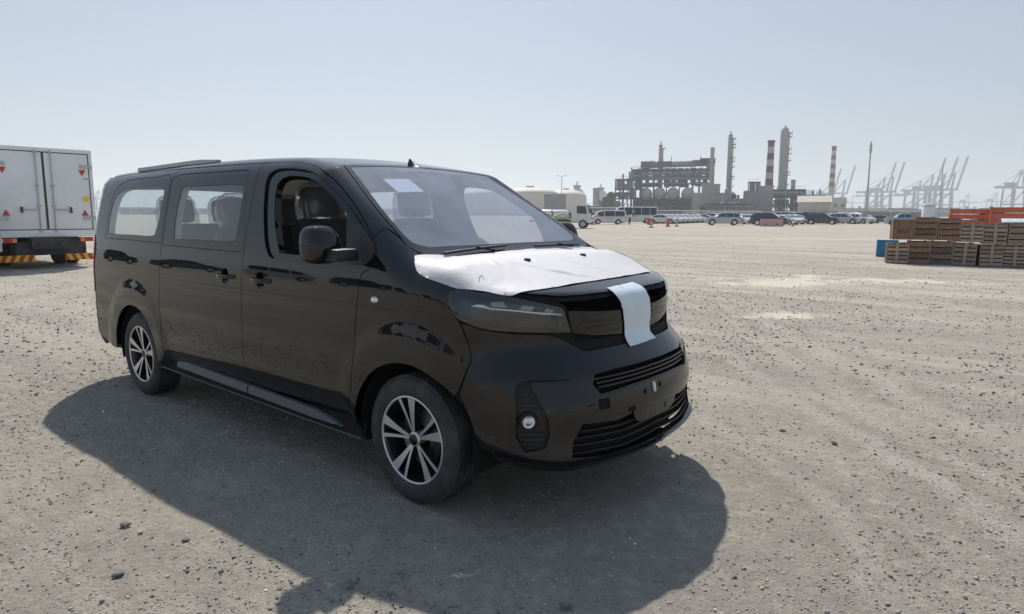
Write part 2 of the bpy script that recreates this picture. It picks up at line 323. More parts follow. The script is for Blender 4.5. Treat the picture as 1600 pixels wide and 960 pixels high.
def patch_mesh(name, dom, outer, holes=(), off=0., g=.035, inset=.0025, flange=.012, hflange=None, disp=None, shape_normals=True):
    h = g*.8; loops = [offset_poly(densify(dom.to2(outer), h), inset)] if inset else [densify(dom.to2(outer), h)]
    for q in holes:
        d = densify(dom.to2(q), h); loops.append(offset_poly(d, -inset) if inset else d)
    lo = loops[0].min(0); hi = loops[0].max(0); X, Y = np.meshgrid(np.arange(lo[0], hi[0], g), np.arange(lo[1], hi[1], g*.866)); X = X.copy(); X[1::2] += g/2
    Q = np.c_[X.ravel(), Y.ravel()]; ok = inpoly(Q, loops[0]) & (segdist(Q, loops[0]) > .45*g)
    for l in loops[1:]: ok &= ~inpoly(Q, l) & (segdist(Q, l) > .45*g)
    Q = Q[ok]; V2 = np.vstack(loops+[Q]); E = []; n0 = 0
    for l in loops:
        n = len(l); E += [(n0+i, n0+(i+1) % n) for i in range(n)]; n0 += n
    r = delaunay_2d_cdt([Vector(p) for p in V2], E, [], 0, 1e-7); V = np.array([tuple(p) for p in r[0]]); T = [t for t in r[2] if len(t) == 3]
    C = np.array([(V[a]+V[b]+V[c])/3 for a, b, c in T]); ok = inpoly(C, loops[0])
    for l in loops[1:]: ok &= ~inpoly(C, l)
    T = [t for t, k in zip(T, ok) if k]
    P = dom.to3(V); N = BODY.grad(P)
    o = off+(disp(P) if disp else 0.); P = P+N*np.reshape(o, (-1, 1) if np.ndim(o) else ())
    # orientation
    a, b, c = T[0]; s = np.dot(np.cross(P[b]-P[a], P[c]-P[a]), N[a]); 
    T2 = []
    for a, b, c in T: T2.append((a, b, c) if np.dot(np.cross(P[b]-P[a], P[c]-P[a]), N[a]) > 0 else (a, c, b))
    verts = [tuple(p) for p in P]; norms = [tuple(n) for n in N]; faces = T2
    # thickness round every rim
    for li, l in enumerate(loops):
        fl = flange if li == 0 else (hflange if hflange is not None else flange)
        if not fl: continue
        P0 = dom.to3(l); N0 = BODY.grad(P0); o = off+(disp(P0) if disp else 0.); P0 = P0+N0*np.reshape(o, (-1, 1) if np.ndim(o) else ()); P1 = P0-N0*fl
        t = np.roll(P0, -1, 0)-np.roll(P0, 1, 0); side = np.cross(t, N0); side /= np.linalg.norm(side, axis=1, keepdims=True)+1e-9
        ar = .5*np.sum(l[:, 0]*np.roll(l[:, 1], -1)-np.roll(l[:, 0], -1)*l[:, 1])
        n = len(l); b = len(verts); verts += [tuple(p) for p in P0]+[tuple(p) for p in P1]
        # outward from the panel: test against the interior side in 2D
        l2 = offset_poly(l, .003); Pin = dom.to3(l2[:1])[0]; outw = (P0[0]-Pin)*(1 if li == 0 else -1)
        sgn = 1 if np.dot(side[0], outw) > 0 else -1; side = side*sgn; norms += [tuple(q) for q in side]*2
        for i in range(n):
            j = (i+1) % n; q = (b+i, b+j, b+n+j, b+n+i)
            nn = np.cross(P0[j]-P0[i], P1[i]-P0[i]); faces.append(q if np.dot(nn, side[i]) > 0 else q[::-1])
    return verts, faces, norms, shape_normals
def to_me(name, verts, faces, norms, sn, mirror=False):
    if mirror:
        verts = [(x, -y, z) for x, y, z in verts]; norms = [(x, -y, z) for x, y, z in norms]; faces = [f[::-1] for f in faces]
    me = bpy.data.meshes.new(name); me.from_pydata(verts, [], faces); me.shade_smooth(); me.update()
    if sn: me.normals_split_custom_set_from_vertices(norms)
    return me
van = thing('passenger_van', 'black passenger van with white film over its bonnet, in the foreground on the gravel', 'van', (0, 0, 0))
def patch(name, dom, outer, mt, parent=None, holes=(), both=True, **kw):
    d = patch_mesh(name, dom, outer, holes, **kw); o = link(name, to_me(name, *d), M[mt], parent or van)
    if not both: return o
    o2 = link(name, to_me(name, *d, mirror=True), M[mt], (parent.get('twin_obj') if False else None) or van)
    return o, o2
def sub(name, dom, outer, mt, parents, holes=(), **kw):       # the same sub-part on the near and on the far panel
    d = patch_mesh(name, dom, outer, holes, **kw)
    return [link(name, to_me(name, *d, mirror=bool(i)), M[mt], p) for i, p in enumerate(parents)]
def both(name, mb, mt, parents=None, smooth=None, bevel=0):
    ps = parents or (van, van); a = mb.build(name, M[mt], ps[0], smooth, bevel); me = a.data.copy()
    me.transform(Matrix.Diagonal((1, -1, 1, 1))); me.flip_normals(); return a, link(name, me, None, ps[1])
def mir(P): return [(x, -y, z) for x, y, z in P]
# ---- outlines (metres, x forward from the front axle, z up)
dr = [(-1.525, 1.797), (-1.512, 1.72), (-1.514, 1.62), (-1.530, 1.433), (-1.549, 1.248), (-1.568, 1.05), (-1.575, .85), (-1.577, .65), (-1.580, .47), (-1.582, .335)]
df_up = [(-.46, .335), (-.452, .47), (-.43, .56), (-.405, .763), (-.385, .964), (-.362, 1.13)]
nose = [(-.351, 1.165), (-.29, 1.20), (-.253, 1.247), (-.254, 1.292), (-.305, 1.352), (-.389, 1.42), (-.46, 1.475), (-.56, 1.545), (-.735, 1.655), (-.872, 1.722), (-1.0, 1.763), (-1.185, 1.79), (-1.35, 1.797)]
door_out = sp(cr(dr, 4)+[(-.47, .332)]+cr(df_up, 3)[:-1]+[(-.358, 1.155)]+cr(nose, 3))
win_out = sp(cr([(-1.246, 1.222), (-1.306, 1.30), (-1.353, 1.45), (-1.383, 1.60), (-1.387, 1.69), (-1.350, 1.738), (-1.245, 1.752), (-1.049, 1.738), (-.931, 1.712), (-.785, 1.648), (-.642, 1.57), (-.521, 1.497), (-.400, 1.412), (-.300, 1.335), (-.268, 1.29), (-.275, 1.247), (-.33, 1.215), (-.45, 1.203), (-.837, 1.204), (-1.15, 1.210)], 4, True))
win_in = sp(cr([(-1.13, 1.243), (-1.17, 1.26), (-1.222, 1.359), (-1.270, 1.488), (-1.288, 1.62), (-1.256, 1.685), (-1.175, 1.711), (-1.041, 1.706), (-.927, 1.684), (-.854, 1.655), (-.740, 1.595), (-.634, 1.533), (-.56, 1.485), (-.535, 1.43), (-.505, 1.33), (-.49, 1.25), (-.53, 1.238), (-.80, 1.238)], 4, True))
slide_out = sp([(-1.530, 1.797), (-1.9, 1.802), (-2.3, 1.803)]+cr([(-2.60, 1.803), (-2.68, 1.795), (-2.715, 1.76), (-2.718, 1.70), (-2.727, 1.55), (-2.737, 1.38), (-2.750, 1.2), (-2.768, 1.015), (-2.785, .80), (-2.778, .62), (-2.765, .48), (-2.742, .335)], 3)+cr(dr[::-1], 4))
slide_glass = sp(cr([(-2.685, 1.745), (-2.2, 1.757), (-1.70, 1.757), (-1.635, 1.742), (-1.62, 1.66), (-1.588, 1.50), (-1.568, 1.33), (-1.575, 1.262), (-1.66, 1.235), (-2.1, 1.236), (-2.60, 1.242), (-2.722, 1.25), (-2.722, 1.33), (-2.712, 1.45), (-2.702, 1.60)], 4, True))
slide_clear = sp(cr([(-2.473, 1.662), (-2.1, 1.665), (-1.70, 1.662), (-1.655, 1.635), (-1.650, 1.52), (-1.668, 1.34), (-1.72, 1.297), (-2.1, 1.297), (-2.49, 1.293), (-2.545, 1.32), (-2.548, 1.49), (-2.52, 1.63)], 4, True))
rq_glass = sp(cr([(-2.76, 1.745), (-3.061, 1.750), (-3.45, 1.748), (-3.62, 1.728), (-3.74, 1.68), (-3.81, 1.58), (-3.84, 1.44), (-3.848, 1.29), (-3.80, 1.265), (-3.3, 1.262), (-2.85, 1.256), (-2.775, 1.262), (-2.765, 1.36), (-2.752, 1.5)], 4, True))
rq_clear = sp(cr([(-2.85, 1.664), (-3.1, 1.668), (-3.40, 1.665), (-3.62, 1.648), (-3.745, 1.59), (-3.795, 1.46), (-3.80, 1.34), (-3.74, 1.308), (-3.3, 1.307), (-2.93, 1.308), (-2.865, 1.34), (-2.83, 1.45), (-2.81, 1.60)], 4, True))
rq_out = sp(cr([(-2.742, .335), (-2.765, .48), (-2.778, .62), (-2.785, .80), (-2.768, 1.015), (-2.750, 1.2), (-2.737, 1.38), (-2.727, 1.55), (-2.718, 1.70), (-2.715, 1.76), (-2.68, 1.795), (-2.60, 1.803)], 3)+[(-3.0, 1.803), (-3.6, 1.798), (-4.0, 1.775), (-4.06, 1.6), (-4.09, 1.3), (-4.11, .95), (-4.11, .60), (-4.09, .40), (-3.95, .36), (-3.72, .33)]+arc(XR, ZW, .405, 180, 5, 22)+[(-2.868, .325)])
fender_out = [(-.291, -.799, 1.407), (-.30, -.846, 1.384)]+sp(cr([(-.305, 1.352), (-.254, 1.292), (-.253, 1.247), (-.29, 1.20), (-.351, 1.165)], 3)+cr(df_up[::-1], 3)+[(-.43, .32)]+arc(XF, ZW, .405, 184, 60, 20, .415))+sp([(.26, .660), (.315, .62), (.345, .66), (.372, .74)])+[(.392, -.876, .80), (.382, -.877, .861), (.354, -.882, .937), (.333, -.886, .98), (.30, -.892, 1.01), (.275, -.897, 1.045), (.258, -.898, 1.09), (.263, -.888, 1.120), (.286, -.869, 1.132), (.235, -.865, 1.153), (.13, -.865, 1.178), (.04, -.845, 1.212), (-.03, -.79, 1.262), (-.080, -.775, 1.288), (-.148, -.787, 1.323), (-.21, -.782, 1.36)]
ws_near = cr([(-.868, -.632, 1.758), (-.665, -.690, 1.649), (-.450, -.740, 1.513), (-.262, -.770, 1.397), (-.148, -.782, 1.323), (-.080, -.770, 1.285), (-.035, -.74, 1.268)], 4)
ws_out = ws_near+[(.03, -.4, 1.255), (.045, 0, 1.26), (.03, .4, 1.255)]+mir(ws_near)[::-1]+[(-.905, .3, 1.785), (-.918, 0, 1.79), (-.905, -.3, 1.785)]
wc = cr([(-.838, -.598, 1.74), (-.62, -.655, 1.62), (-.40, -.705, 1.48), (-.225, -.735, 1.372), (-.150, -.725, 1.325), (-.108, -.66, 1.305)], 4)
ws_clear = wc+[(-.095, -.3, 1.305), (-.092, 0, 1.306), (-.095, .3, 1.305)]+mir(wc)[::-1]+[(-.862, .3, 1.765), (-.872, 0, 1.77), (-.862, -.3, 1.765)]
pillar_out = ws_near[:-6]+[(-.24, -.783, 1.375), (-.291, -.799, 1.407), (-.30, -.846, 1.384)]+sp(cr([(-.305, 1.352), (-.389, 1.42), (-.46, 1.475), (-.56, 1.545), (-.735, 1.655), (-.872, 1.722), (-1.0, 1.763)], 3))+[(-.98, -.66, 1.79)]
hd = sp(cr([(-1.0, 1.763), (-1.185, 1.79), (-1.35, 1.797)], 3)+[(-1.525, 1.799), (-2.0, 1.805), (-2.6, 1.806), (-3.0, 1.806), (-3.6, 1.801), (-4.0, 1.778)])
roof_near = [(-.868, -.632, 1.76), (-.98, -.66, 1.79)]+hd+[(-4.12, -.6, 1.80), (-4.17, -.3, 1.81)]
roof_out = [(-.905, -.3, 1.785)]+roof_near+[(-4.18, 0, 1.81)]+mir(roof_near)[::-1]+[(-.905, .3, 1.785), (-.918, 0, 1.79)]
bn = [(.045, -.4, 1.252), (.0, -.74, 1.258), (.055, -.845, 1.205), (.14, -.86, 1.178), (.24, -.86, 1.153), (.29, -.862, 1.132), (.316, -.847, 1.136), (.376, -.802, 1.128), (.441, -.750, 1.112), (.496, -.699, 1.096), (.578, -.607, 1.069), (.640, -.51, 1.042), (.661, -.459, 1.033), (.692, -.358, 1.018), (.711, -.246, 1.010), (.724, -.116, 1.005)]
bonnet_out = bn+[(.727, 0, 1.004)]+mir(bn)[::-1]+[(.06, 0, 1.257)]
headlight = cr([(0.258, -0.898, 1.080), (0.252, -0.894, 1.100), (0.260, -0.885, 1.119), (0.284, -0.867, 1.132), (0.315, -0.846, 1.135), (0.381, -0.807, 1.129), (0.457, -0.769, 1.115), (0.521, -0.730, 1.101), (0.587, -0.667, 1.082), (0.637, -0.596, 1.061), (0.666, -0.544, 1.045)], 2)+[(0.674, -0.530, 1.030), (0.682, -0.514, 0.986), (0.690, -0.486, 0.917)]+cr([(0.640, -0.597, 0.924), (0.568, -0.707, 0.931), (0.510, -0.766, 0.936), (0.448, -0.820, 0.945), (0.410, -0.851, 0.956), (0.364, -0.881, 0.976), (0.320, -0.893, 0.994), (0.290, -0.898, 1.020), (0.268, -0.899, 1.056)], 2)
gl = [(.664, -.452, 1.028), (.692, -.358, 1.014), (.711, -.246, 1.006), (.724, -.116, 1.001)]
grille_out = [(.662, -.497, 1.018), (.664, -.47, 1.026)]+gl[1:]+[(.727, 0, 1.0)]+mir(gl[1:])[::-1]+[(.664, .47, 1.026), (.662, .497, 1.018), (.674, .495, .983), (.695, .485, .913)]+fp([(.35, .888), (.15, .872), (0, .868), (-.15, .872), (-.35, .888)])+[(.695, -.485, .913), (.674, -.495, .983)]
bside = [(.333, -.886, .975), (.354, -.882, .937), (.382, -.877, .861), (.392, -.876, .80), (.372, -.885, .74), (.345, -.89, .66), (.34, -.89, .625)]
bt = fp([(-.829, .945), (-.778, .934), (-.719, .927), (-.604, .917), (-.555, .905)])
bn_near = [(.27, -.9, .0)]
bump_near = bside[::-1][:0]+[(.414, -.856, .955)]+[(.363, -.879, .972)]+bside+sp([(.36, .60), (.40, .52), (.425, .44), (.435, .385)])+[(.50, -.82, .355), (.549, -.775, .322), (.656, -.727, .308), (.75, -.62, .302), (.811, -.53, .298), (.852, -.422, .295), (.887, -.238, .295)]
bump_out = fp([(0, .828), (-.20, .827), (-.44, .826), (-.555, .900)])+bt[::-1][1:]+bump_near+[(.90, 0, .295)]+mir(bump_near)[::-1]+mir(bt)[:-1]+mir(fp([(0, .828), (-.20, .827), (-.44, .826), (-.555, .900)]))[::-1][:-1]
ug = [(-.455, .722), (-.33, .731), (0, .733), (.33, .731), (.455, .722), (.475, .68), (.44, .632), (.21, .645), (0, .648), (-.21, .645), (-.44, .632), (-.475, .68)]
ugrille = fp(ug)
pocket2 = cr([(-.795, .60), (-.787, .685), (-.767, .712), (-.740, .717)], 3)+[(-.728, .64), (-.706, .535), (-.70, .47), (-.715, .405), (-.775, .385), (-.798, .46)]
pocket = fp(pocket2)
lg = [(-.555, .500), (-.33, .482), (-.215, .50), (-.20, .455), (-.16, .435), (.16, .435), (.20, .455), (.215, .50), (.33, .482), (.555, .500), (.60, .42), (.615, .352), (.45, .333), (0, .333), (-.45, .333), (-.615, .352), (-.60, .42)]
lgrille = fp(lg)
# ---- painted panels
cup_at = lambda x: sp([(x+.046*math.cos(a), 1.068+.050*math.sin(a)) for a in np.linspace(0, 2*math.pi, 25)[:-1]])
fdoors = patch('front_door', SIDE, door_out, 'black_paint', holes=[win_out, cup_at(-1.345)], g=.03)
sdoors = patch('sliding_door', SIDE, slide_out, 'black_paint', holes=[slide_glass, cup_at(-1.78)], g=.03)
quarters = patch('rear_quarter_panel', SIDE, rq_out, 'black_paint', holes=[rq_glass], g=.035)
patch('fender', SIDE, fender_out, 'black_paint', g=.025)
patch('pillar', TOP, pillar_out, 'black_paint', g=.03)
patch('roof', SIDE, roof_out, 'black_paint', both=False, g=.05)
patch('bonnet', TOP, bonnet_out, 'black_paint', both=False, g=.03)
bumper = patch('bumper', FRONT, bump_out, 'black_paint', both=False, holes=[ugrille, pocket, mir(pocket), lgrille], g=.022, hflange=.03)
tail_out = [(-4.0, -.80, 1.775)]+sp([(-4.06, 1.6), (-4.09, 1.3), (-4.11, .95), (-4.11, .66)])
tg = [(-4.0, -.795, 1.778), (-4.06, -.86, 1.6), (-4.09, -.90, 1.3), (-4.11, -.92, .95), (-4.11, -.92, .64)]
rwin = cr([(-4.2, -.70, 1.66), (-4.2, -.35, 1.69), (-4.2, 0, 1.695), (-4.2, .35, 1.69), (-4.2, .70, 1.66), (-4.2, .76, 1.55), (-4.2, .80, 1.30), (-4.2, .72, 1.235), (-4.2, 0, 1.225), (-4.2, -.72, 1.235), (-4.2, -.80, 1.30), (-4.2, -.76, 1.55)], 3, True)
rwin = [(-3.3-(1.0)*math.cos(math.atan2(y, .95)), y, z) for x, y, z in rwin]
tgo = patch('tailgate', REAR, tg+mir(tg)[::-1]+[(-4.15, .5, 1.80), (-4.18, 0, 1.81), (-4.15, -.5, 1.80)], 'black_paint', both=False, holes=[rwin], g=.05)
tb = [(-4.11, -.92, .636), (-4.11, -.92, .5), (-4.09, -.915, .40), (-4.0, -.91, .34), (-4.1, -.8, .30)]
patch('rear_bumper', REAR, tb+[(-4.3, 0, .30)]+mir(tb)[::-1], 'black_paint', both=False, g=.05)
tl = cr([(-4.125, -.915, .80), (-4.122, -.91, 1.0), (-4.10, -.89, 1.26), (-4.16, -.84, 1.26), (-4.19, -.86, 1.0), (-4.19, -.86, .82)], 3, True)
patch('tail_light', REAR, tl, 'red_lens', off=.006, inset=0, g=.03)
# ---- glazing
sub('window_border', SIDE, slide_glass, 'gloss_black', sdoors, holes=[slide_clear], off=-.001, inset=.002, g=.035, hflange=.004)
sub('window_pane', SIDE, slide_clear, 'glass_side', sdoors, off=-.003, inset=0, flange=0, g=.06)
sub('window_border', SIDE, rq_glass, 'gloss_black', quarters, holes=[rq_clear], off=-.001, inset=.002, g=.035, hflange=.004)
sub('window_pane', SIDE, rq_clear, 'glass_side', quarters, off=-.003, inset=0, flange=0, g=.06)
sub('window_frame', SIDE, win_out, 'gloss_black', fdoors, holes=[win_in], off=-.014, inset=-.002, g=.03, flange=0, hflange=.045)
sail = sp([(-.55, 1.50), (-.40, 1.410), (-.302, 1.335), (-.272, 1.29), (-.28, 1.25), (-.33, 1.22), (-.45, 1.208), (-.485, 1.21), (-.50, 1.30), (-.53, 1.43)])
sub('mirror_sail', SIDE, sail, 'black_plastic', fdoors, off=-.004, inset=0, g=.03, flange=.012)
scr = patch('windscreen', TOP, ws_out, 'gloss_black', both=False, holes=[ws_clear], off=-.001, g=.04, hflange=.004)
link('windscreen_pane', to_me('windscreen_pane', *patch_mesh('p', TOP, ws_clear, off=-.003, inset=0, flange=0, g=.05)), M['glass_screen'], scr)
link('window_pane', to_me('window_pane', *patch_mesh('p', REAR, rwin, off=-.003, inset=0, flange=0, g=.07)), M['glass_side'], tgo)
# ---- black ribbons added behind the seams so no light shows in the gaps
def ribbon(dom, P, w=.02, off=-.010):
    L = densify(dom.to2(P), .03, False); t = np.gradient(L, axis=0); t /= np.linalg.norm(t, axis=1, keepdims=True)+1e-9; n = np.c_[-t[:, 1], t[:, 0]]
    A = dom.to3(L+n*w); B = dom.to3(L-n*w); A = A+BODY.grad(A)*off; B = B+BODY.grad(B)*off; k = len(L)
    return [tuple(p) for p in A]+[tuple(p) for p in B], [(i, i+1, k+i+1, k+i) for i in range(k-1)]
rb = MB()
for dom, P in ((SIDE, sp(cr(dr, 4))), (SIDE, door_out[len(cr(dr, 4)):]), (SIDE, slide_out[:40]), (SIDE, hd), (TOP, pillar_out), (TOP, bonnet_out), (TOP, ws_out), (FRONT, headlight+headlight[:1]), (FRONT, [(.333, -.886, .98)]+bside), (FRONT, bt+fp([(-.45, .85), (-.2, .85), (0, .85)])), (SIDE, fender_out[:20]), (REAR, tg)):
    v, f_ = ribbon(dom, P); rb.add(v, f_); rb.add([(a, -b, c) for a, b, c in v], f_)
rb.build('seam_backing', M['gap_black'], van)
sl = fp([(-.58, .925), (-.45, .93), (0, .90), (.45, .93), (.58, .925), (.50, .80), (0, .79), (-.50, .80)])
patch('grille_slot', FRONT, sl, 'gap_black', both=False, off=-.03, inset=0, flange=0, g=.05)
# ---- front: grille panel, head lamps, slats, fog lamps
patch('grille_panel', FRONT, grille_out, 'gloss_black', both=False, off=-.002, g=.03)
hls = patch('headlight', FRONT, headlight, 'lens_smoke', off=.001, g=.03, flange=.006)
sub('lamp_housing', FRONT, headlight, 'lamp_inner', hls, off=-.05, inset=-.002, flange=-.045, g=.03)
drl = [(0.375, -0.865, 1.059), (0.402, -0.849, 1.066), (0.426, -0.832, 1.064), (0.452, -0.813, 1.049), (0.539, -0.738, 1.039), (0.618, -0.639, 1.024), (0.672, -0.537, 1.010), (0.673, -0.535, 1.005), (0.618, -0.639, 1.016), (0.539, -0.738, 1.033), (0.459, -0.808, 1.041), (0.421, -0.839, 1.051)]
sub('daytime_strip', FRONT, drl, 'drl_white', hls, off=-.008, inset=0, flange=.01, g=.03)
for q in ([(.44, -.79, 1.078), (.485, -.755, 1.083), (.503, -.745, 1.05), (.455, -.80, 1.054)], [(.549, -.679, 1.063), (.582, -.633, 1.053), (.586, -.658, 1.030), (.545, -.71, 1.041)], [(.611, -.581, 1.046), (.635, -.544, 1.034), (.635, -.565, 1.017), (.615, -.602, 1.023)]):
    sub('lamp_module', FRONT, q, 'steel', hls, off=-.02, inset=0, flange=.02, g=.03)
sub('lower_reflector', FRONT, [(.463, -.813, 1.012), (.567, -.708, 1.002), (.668, -.503, .975), (.685, -.490, .93), (.577, -.719, .94), (.475, -.812, .952)], 'gloss_black', hls, off=-.02, inset=0, flange=.01, g=.03)
for y0, y1, z0 in ((-.43, -.17, .985), (-.45, -.17, .955), (-.39, -.17, .925)):      # raised ribs of the grille panel
    for s_ in (1, -1):
        q = fp([(y0, z0+.008), (y1, z0+.010), (y1, z0-.004), (y0+.02, z0-.006)]); q = q if s_ == 1 else mir(q)
        patch('grille_rib', FRONT, q, 'gloss_black', both=False, off=.003, inset=0, flange=.006, g=.03)
patch('grille_backing', FRONT, fp([(-.52, .76), (.52, .76), (.50, .61), (-.50, .61)]), 'gap_black', both=False, off=-.045, inset=0, flange=0, g=.05)
patch('lower_grille_backing', FRONT, fp([(-.60, .53), (.60, .53), (.66, .32), (-.66, .32)]), 'gap_black', both=False, off=-.06, inset=0, flange=0, g=.05)
pk = patch('fog_lamp_pocket', FRONT, fp([(-.80, .73), (-.72, .73), (-.68, .60), (-.66, .45), (-.68, .385), (-.80, .375)]), 'black_plastic', off=-.028, inset=0, flange=0, g=.04)
def slat(name, ys, zf, mt, h=.008, proud=.0, depth=.03, parent=None, droop=0.):
    P = np.array(fp([(y, zf(y)) for y in ys])); N = BODY.grad(P); N[:, 2] *= .3; N /= np.linalg.norm(N, axis=1, keepdims=True)
    A = P+N*proud; B = P-N*depth; up = np.array([0, 0, h]); dr_ = np.array([0, 0, droop]); n = len(ys); V = np.vstack([A-dr_+up*.5, A-dr_-up, B-up, B+up]); Fc = []
    for i in range(n-1):
        for a, b in ((0, 1), (1, 2), (2, 3), (3, 0)): Fc.append((a*n+i, b*n+i, b*n+i+1, a*n+i+1))
    Fc += [(0, n, 2*n, 3*n), (n-1, 4*n-1, 3*n-1, 2*n-1)]
    mb = MB(); mb.add(V, Fc); return mb.build(name, M[mt], parent or bumper, 30)
for k, z in enumerate((.708, .688, .667)):
    w = .462-(.0 if k == 0 else .01*k); slat('grille_slat', np.linspace(-w, w, 31), lambda y, z=z: z-.01*abs(y), 'slat_black', .0065, -.003, .035)
for z, w in ((.468, .565), (.437, .585), (.404, .60), (.368, .605)):
    f_ = (lambda y, z=z: z-.014*np.clip(1-abs(abs(y)-.30)/.30, 0, 1))
    if z > .44:
        for s_ in (-1, 1): slat('lower_grille_slat', np.linspace(s_*w, s_*.21, 13), f_, 'slat_black', .0035, -.006, .03)
    else: slat('lower_grille_slat', np.linspace(-w, w, 33), f_, 'slat_black', .0035, -.006, .03)
for z in (.685, .66, .635, .61, .585, .47, .445, .42, .40):
    for s_ in (-1, 1): slat('pocket_rib', np.linspace(s_*.79, s_*(.745 if z > .6 else .715), 5), lambda y, z=z: z, 'black_plastic', .003, -.014, .016)
for s_ in (-1, 1):
    c = Vector(fp([(-.765, .528)])[0]); n_ = Vector(BODY.grad(np.array([[c.x, c.y, c.z]]))[0]); n_ = Vector((.8, -.6, 0)); c = c-n_*.016
    if s_ == 1: c.y *= -1; n_.y *= -1
    Q = Matrix.Translation(c) @ n_.to_track_quat('Z', 'Y').to_matrix().to_4x4()
    fg = MB().lathe([(0, .0), (.036, .0), (.044, .006), (.046, .012), (.046, -.03)], 24, Q).build('fog_lamp', M['black_plastic'], bumper, 40)
    MB().lathe([(0, .020), (.015, .019), (.028, .014), (.036, .006)], 20, Q).build('lamp_glass', M['lens_clear'], fg, 60) if False else None
    MB().lathe([(0, .004), (.008, .012), (.020, .008), (.030, .010), (.033, .002)], 10, Q).build('reflector', M['chrome'], bumper, 20)
    MB().lathe([(0, .018), (.02, .017), (.033, .011), (.038, .004)], 20, Q).build('fog_glass', M['lens_clear'], bumper, 60)
# number plate panel: a proud central plate, dark square openings, a white clip
pp = fp([(-.70, .54), (-.745, .70), (-.60, .698), (-.50, .66), (-.45, .622), (-.21, .635), (0, .638), (.21, .635), (.45, .622), (.50, .66), (.60, .698), (.745, .70), (.70, .54), (.56, .512), (.33, .494), (.23, .512), (.21, .465), (.16, .447), (-.16, .447), (-.21, .465), (-.23, .512), (-.33, .494), (-.56, .512)])
op = lambda y, z, a, b: fp([(y-a, z-b), (y+a, z-b), (y+a, z+b), (y-a, z+b)])
patch('number_plate_panel', FRONT, pp, 'black_paint', bumper, both=False, holes=[op(-.435, .583, .035, .025), op(-.13, .590, .014, .012), op(.02, .600, .016, .012), op(-.245, .525, .028, .012)], off=.007, inset=0, g=.03, flange=.012, hflange=.02)
patch('hole_dark_patch', FRONT, op(-.435, .583, .040, .030), 'gap_black', bumper, both=False, off=.002, inset=0, flange=0, g=.04)  # black patches stand in for the dark inside the openings
for a_ in ((-.13, .590, .019, .017), (.02, .600, .021, .017), (-.245, .525, .033, .017)): patch('hole_dark_patch', FRONT, op(*a_), 'gap_black', bumper, both=False, off=.002, inset=0, flange=0, g=.03)
patch('plate_clip', FRONT, op(-.045, .600, .008, .024), 'tape_white', bumper, both=False, off=.016, inset=0, g=.03, flange=.01)
lipn = [(.50, -.835, .372), (.60, -.775, .352), (.75, -.66, .332), (.835, -.48, .325), (.87, -.30, .323)]
lipb = [(.51, -.82, .352), (.60, -.762, .322), (.75, -.64, .306), (.83, -.47, .300), (.87, -.28, .299)]
patch('bumper_lip', FRONT, lipn+[(.90, 0, .323)]+mir(lipn)[::-1]+mir(lipb)+[(.9, 0, .299)]+lipb[::-1], 'black_paint', bumper, both=False, off=.022, inset=0, g=.03, flange=.03)
gr = fp([(-.742, .722), (-.60, .718), (-.58, .712), (-.742, .714)])
patch('crease_dark_strip', FRONT, gr, 'gap_black', bumper, off=.0085, inset=0, flange=.004, g=.03)  # raised black strip in place of the dark in a thin groove
# ---- white film over the bonnet, white strip down the nose
wn = cr([(-0.056, -0.815, 1.267), (-0.024, -0.844, 1.241), (0.034, -0.880, 1.197), (0.109, -0.895, 1.175), (0.173, -0.892, 1.161), (0.236, -0.881, 1.146), (0.287, -0.866, 1.132), (0.335, -0.840, 1.128), (0.381, -0.816, 1.122), (0.430, -0.788, 1.116), (0.484, -0.760, 1.106), (0.520, -0.728, 1.104), (0.533, -0.693, 1.114), (0.557, -0.608, 1.121), (0.581, -0.463, 1.126), (0.585, -0.304, 1.132), (0.588, -0.130, 1.134), (0.585, 0.067, 1.135), (0.571, 0.300, 1.135), (0.532, 0.575, 1.131)], 2)
wf = [(0.490, 0.616, 1.138), (0.394, 0.690, 1.160), (0.302, 0.727, 1.195), (0.244, 0.704, 1.221), (0.181, 0.687, 1.237), (0.100, 0.715, 1.245), (0.030, 0.760, 1.250), (-0.010, 0.732, 1.256), (-0.018, 0.589, 1.265), (-0.011, 0.372, 1.268), (-0.006, 0.136, 1.270), (0.001, -0.101, 1.267), (0.004, -0.313, 1.264), (0.008, -0.566, 1.255), (-0.029, -0.679, 1.266)]
from mathutils import noise as mn
def crinkle(P):
    o = []
    for x, y, z in P:
        v = Vector((x*2.2, y*5, z*3)); a = .0022*mn.noise(v)+.0012*mn.noise(Vector((x*9+y*4, y*14, 3)))
        a += .012*max(0, mn.noise(Vector((x*9, y*9+5, 7))))*max(0, abs(y)-.66)*4
        for x0, y0, x1, y1 in ((.10, -.50, .55, -.15), (.20, .0, .58, .18), (.02, -.45, .30, -.55), (.35, -.35, .58, -.05)):
            t = max(0, min(1, ((x-x0)*(x1-x0)+(y-y0)*(y1-y0))/((x1-x0)**2+(y1-y0)**2))); d = math.hypot(x-x0-t*(x1-x0), y-y0-t*(y1-y0)); a += .008*math.exp(-(d/.010)**2)*math.sin(math.pi*t)
        o.append(max(.0025, .0055+a))
    return np.array(o)
wr = patch('bonnet_film', TOP, wn+wf, 'wrap_white', both=False, g=.016, inset=0, flange=.002, disp=crinkle, shape_normals=False)
mk = np.array([(.351, -.776, 1.161), (.331, -.753, 1.178), (.327, -.738, 1.183), (.333, -.729, 1.181), (.350, -.745, 1.171)]); mk = mk+BODY.grad(mk)*.008
MB().tube(mk, .0014, 6).build('film_mark', M['moulding_grey'], wr)
for x, y in ((.233, -.259), (.225, .292)):
    z = float(DomR(.35).to3(DomR(.35).to2([(x, y, 1.24)]))[0][2]); MB().box((x, y, z+.012), (.035, .03, .014), Matrix.Rotation(.12, 3, 'Y'), (.7, .6)).build('washer_nozzle', M['black_plastic'], van, 40, .003)
